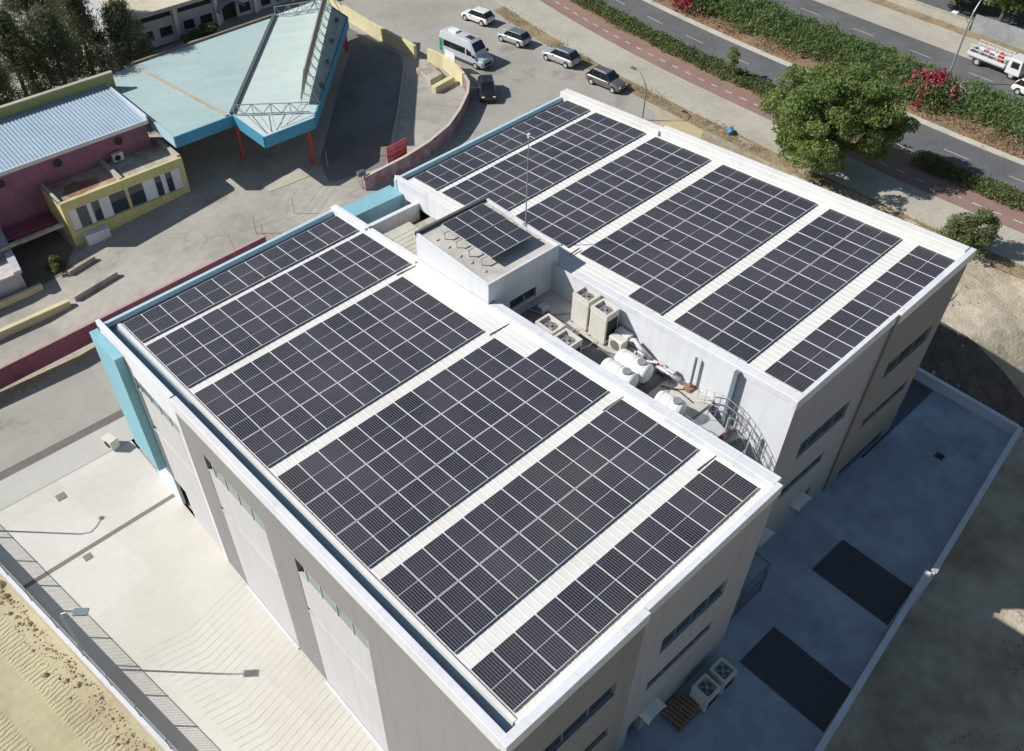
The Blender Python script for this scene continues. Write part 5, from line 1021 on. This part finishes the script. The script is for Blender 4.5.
def tree(name, loc, H, R, zc, label, leafm, nclump=90, per=230, size=.24, seed=1, squash=.62, cat='tree', group=None, trunk_r=.28, aspect=.6, up=0, clump=(.75, 1.35)):
    rg = np.random.default_rng(seed); t = thing(name, loc, label, cat, group); C = []
    while len(C) < nclump:
        p = rg.uniform(-1, 1, 3); r = np.linalg.norm(p)
        if r > 1 or r < .35 or p[2] < -.72: continue
        lump = 1+.16*math.sin(3*math.atan2(p[1], p[0])+seed)+.1*math.sin(7*math.atan2(p[1], p[0])+2*seed)
        C.append((p[0]*R*lump, p[1]*R*lump, zc+p[2]*R*squash))
    C = np.array(C); pts = []
    for q in C:
        k = rg.uniform(*clump); v = rg.normal(size=(int(per*rg.uniform(.6, 1.3)), 3)); v /= np.linalg.norm(v, axis=1)[:, None]; v *= k*rg.uniform(.35, 1.05, (len(v), 1))**.6; v[:, 2] *= .6; pts.append(q+v)
    leaves('crown', np.concatenate(pts), size, leafm, t, aspect, up, seed)
    b = MB(); fork = Vector((0, 0, zc-R*squash*.75)); b.tube([(0, 0, 0), (.08, .05, fork.z*.5), fork], [trunk_r, trunk_r*.8, trunk_r*.65], 9)
    for q in C[::max(1, nclump//16)]:
        mid = fork.lerp(Vector(q), .5)+Vector((0, 0, .35)); b.tube([fork, mid, q], [trunk_r*.42, trunk_r*.25, .03], 6)
    b.build('trunk', M['bark'], t); return t
tree('broadleaf_tree', (56.9, -8.3, -10.2), 9, 5.1, 4.9, 'large round green tree on the verge behind the far wing', M['leaf_tree'], 185, 430, .23, 4, .74, aspect=.55, clump=(.7, 1.3))
tree('round_bush', (55.6, -22.6, -10.2), 3.5, 1.75, 1.75, 'round olive green bush near the corner of the far wing', M['leaf_bush'], 60, 200, .16, 9, .9, 'bush', clump=(.4, .65), trunk_r=.1)
tree('street_sapling', (64.2, 6.9, -10.1), 3, .9, 2.1, 'thin young tree standing in the low roadside hedge', M['leaf_tree'], 16, 110, .17, 12, 1.1, 'tree', trunk_r=.05, clump=(.25, .45))
for i, (x, y, h, r_) in enumerate(((99, 1, 5.5, 3.6), (97.5, -5, 6.5, 3.9), (101, -10, 6.5, 4.2), (98, -15, 6, 3.6), (107, -4, 7, 4.5), (106, 6, 6, 4))):
    tree('roadside_tree', (x, y, -10.2), h, r_, h-2.2, f'green leafy tree beyond the grey wall, {ordn[i]} from the left behind the truck', M['leaf_tree'], 60, 190, .34, 30+i, .55, group='trees beyond the road', clump=(.9, 1.5))
def pine(x, y, z0, H, R, label, seed, n=105):
    rg = np.random.default_rng(seed); t = thing('pine_tree', (x, y, z0), label, 'tree', 'dark trees behind the plum building'); pts = []; b = MB(); b.tube([(0, 0, 0), (.1, 0, H*.5), (0, .1, H*.97)], [.26, .17, .04], 8)
    for k in range(n):
        h = rg.uniform(.12, 1.0)**.8; a = rg.uniform(0, 6.283); rr = R*(1.05-h)**.55*rg.uniform(.35, 1.05); q = np.array([rr*math.cos(a), rr*math.sin(a), H*h+rr*.25])
        if k % 3 == 0: b.tube([(0, 0, H*h*.9), tuple(q)], [.05, .015], 5)
        m_ = int(rg.uniform(110, 230)); v = rg.normal(size=(m_, 3))*np.array([.30, .30, .40]); pts.append(q+v)
    leaves('crown', np.concatenate(pts), .30, M['leaf_pine'], t, .22, .9, seed); b.build('trunk', M['bark'], t)
for i, (x, y, H, R) in enumerate(((20.0, 44.0, 8.6, 2.6), (17.0, 46.5, 10.5, 2.9), (13.6, 44.3, 9.8, 3.0), (10.4, 45.8, 10.8, 3.0), (7.2, 43.6, 9.6, 2.9), (14.6, 52, 11.5, 3.0), (9.2, 52, 11, 3.1), (4.0, 47.0, 10.5, 3.0), (19, 55, 10.5, 2.8), (3.5, 41.8, 7.5, 2.3))):
    pine(x, y, gz(x, y), H, R, f'dark feathery evergreen behind the plum building, {ordn[i]} of the grove counting from the canopy', 50+i)
def hedge(name, xa, xb, y0, y1, h, n, size, m, label, seed, spread=.16, aspect=.3, up=.9, gaps=(), cf=curve, wob=.25, name2='foliage', under=None):
    rg = np.random.default_rng(seed); y = rg.uniform(y0, y1, n); u = rg.uniform(-1, 1, n); f = rg.uniform(0, 1, n)
    keep = np.ones(n, bool)
    for g0, g1 in gaps: keep &= ~((y > g0) & (y < g1))
    y, u, f = y[keep], u[keep], f[keep]; hw = (xb-xa)/2; lump = .5+.5*np.sin(y*1.15+3*np.sin(y*.37+seed))*np.cos(u*2.1+y*.6); lump2 = .5+.5*np.sin(y*3.3+u*4)
    w = 1+wob*.4*np.sin(y*.9+seed)+wob*.3*np.sin(y*2.7); top = h*(1-.55*np.abs(u)**2.6)*(.68+.22*lump+.14*lump2); z = top*(1-.75*(1-f**.45)*.9)
    cxv = np.array([cf((xa+xb)/2, q) for q in y]) if cf is cx else np.array([(xa+xb)/2+cf(q) for q in y])
    P = np.stack([cxv+u*hw*w, y, -10.1+z], 1)+rg.normal(size=(len(y), 3))*spread*np.array([1, 1, .7])
    root = tag(leaves(name, P, size, m, None, aspect, up, seed), label, 'hedge'); return root
hedge('median_hedge', 73.6, 79.9, -7.0, 45, 2.1, 52000, .36, M['leaf_hedge'], 'long thick dark green hedge along the median, above the first bougainvillea', 3, cf=cx, spread=.3)
hedge('median_hedge', 74.0, 80.2, -40, -10.6, 2.0, 24000, .36, M['leaf_hedge'], 'thick dark green hedge along the median at the right edge of the view', 5, cf=cx, spread=.3)
hedge('low_hedge', 63.4, 65.7, -1.5, 44, .95, 30000, .24, M['leaf_low'], 'low ragged green hedge beside the cycle path, left of the big tree', 7, aspect=.4, up=.5, spread=.14)
hedge('low_hedge', 63.4, 65.7, -45, -13.5, .9, 18000, .24, M['leaf_low'], 'low ragged green hedge beside the cycle path, right of the big tree', 8, aspect=.4, up=.5, spread=.14)
hedge('dry_shrubs', 72.0, 74.0, -40, 44, .55, 9000, .28, M['dryleaf'], 'dry brown and green shrubs along the front edge of the median', 11, cf=cx, spread=.35, gaps=((10, 12), (2, 5), (-8, -7), (20, 23)))
def bougain(x, y, R, label, seed):
    t = thing('bougainvillea', (x, y, -10.1), label, 'bush'); rg = np.random.default_rng(seed); n = 5200; v = rg.normal(size=(n, 3)); v /= np.linalg.norm(v, axis=1)[:, None]; v *= R*rg.uniform(.55, 1.05, (n, 1)); v[:, 2] = abs(v[:, 2])*.95
    v += rg.normal(size=(n, 3))*.16; f = (np.sin(v[:, 0]*2.1+seed)+np.cos(v[:, 1]*2.6)*.8+.9*(v[:, 2]/R)+1.1*(v[:, 1]/R)+rg.normal(size=n)*.35) > .75
    leaves('flowers', v[f], .26, M['flower'], t, .8, .3, seed); leaves('foliage', v[~f], .28, M['leaf_hedge'], t, .5, .3, seed+1)
    MB().tube([(0, 0, 0), (0, 0, R*.7)], .08, 6).build('stem', M['bark'], t)
bougain(75.4, -8.7, 2.9, 'magenta flowering bougainvillea below the tall curved street lamp', 2); bougain(75.2, 19.8, 2.8, 'magenta flowering bougainvillea at the top edge of the view', 6)
# verge weeds, sand clods, small plants
rg = np.random.default_rng(17); n = 5200; y = rg.uniform(-30, 33, n); x = 55.5+np.array([curve(q) for q in y])+rg.normal(size=n)*.55+.4*np.sin(y*.8)
keep = (np.sin(y*1.7)+np.sin(y*.63+1)+rg.normal(size=n)*.5) > -.2
tag(leaves('dry_weeds', np.stack([x, y, -10.14+rg.uniform(0, .22, n)], 1)[keep], .2, M['weed'], None, .25, 1.2, 5), 'dry tufts of weed along the verge beside the footpath', 'weeds', kind='stuff')
n = 3600; wx = rg.uniform(14, 56, n); wy = rg.uniform(-56, 0, n); ok = ((wx > 40.4) | (wy < -39.5)) & ((np.sin(wx*.9+1)+np.sin(wy*.7)+rg.normal(size=n)*.6) > 1.25); wz = np.array([lotz(a, c)+.06 for a, c in zip(wx, wy)])
pts = np.repeat(np.stack([wx, wy, wz], 1)[ok], 9, 0); pts += rg.normal(size=pts.shape)*np.array([.22, .22, .05])
tag(leaves('lot_weeds', pts, .17, M['weed'], None, .3, 1.0, 15), 'scattered dry weeds over the open earth lot', 'weeds', kind='stuff')
n = 2600; y = rg.uniform(-36, 3, n); x = np.array([xw(q) for q in y])-.35-np.abs(rg.normal(size=n))*.45-.25*np.sin(y*1.3)**2
V, Fc = [], []
for i in range(1500):
    s = .02+rg.exponential(.026)*(1 if rg.uniform() > .02 else 2.4); p = np.array([x[i], y[i], -12.99+s*.3]); k = len(V)
    for sx, sy, sz in ((1, 0, 0), (-1, 0, 0), (0, 1, 0), (0, -1, 0), (0, 0, 1), (0, 0, -1)): V.append(tuple(p+np.array([sx, sy, sz*.7])*s*rg.uniform(.7, 1.3)))
    for q in ((0, 2, 4), (2, 1, 4), (1, 3, 4), (3, 0, 4), (2, 0, 5), (1, 2, 5), (3, 1, 5), (0, 3, 5)): Fc.append([k+j for j in q])
b = MB(); b.v, b.f = V, Fc; tag(b.build('sand_clods', mat('dry clods', (.45, .37, .24), .95, n1=(.8, 2), n2=(.4, 9), col2=(.32, .24, .14))), 'ridge of dry sand clods along the outside of the white wall', 'clods', kind='stuff')
for i, (x, y, s, lb) in enumerate(((2.9, 24.9, .7, 'small dark bush between the shed and the yellow annex'), (1.2, 30.2, .6, 'small dark bush behind the rusty shed roof'))):
    tree('small_bush', (x, y, gz(x, y)), 1, s, s*.8, lb, M['leaf_low'], 14, 120, .16, 70+i, .8, 'bush', trunk_r=.05, clump=(.2, .4))
hedge_b = tree('garden_shrub', (30.5, 48.6, -10.4), 1, 1.0, .8, 'dark shrub against the old white building', M['leaf_low'], 24, 120, .2, 81, .7, 'bush', trunk_r=.05, clump=(.3, .6))
tree('garden_shrub', (28.5, 48.4, -10.6), 1, 1.1, .7, 'dark shrub left of the arched hood', M['leaf_low'], 24, 120, .2, 82, .6, 'bush', trunk_r=.05, clump=(.3, .6))
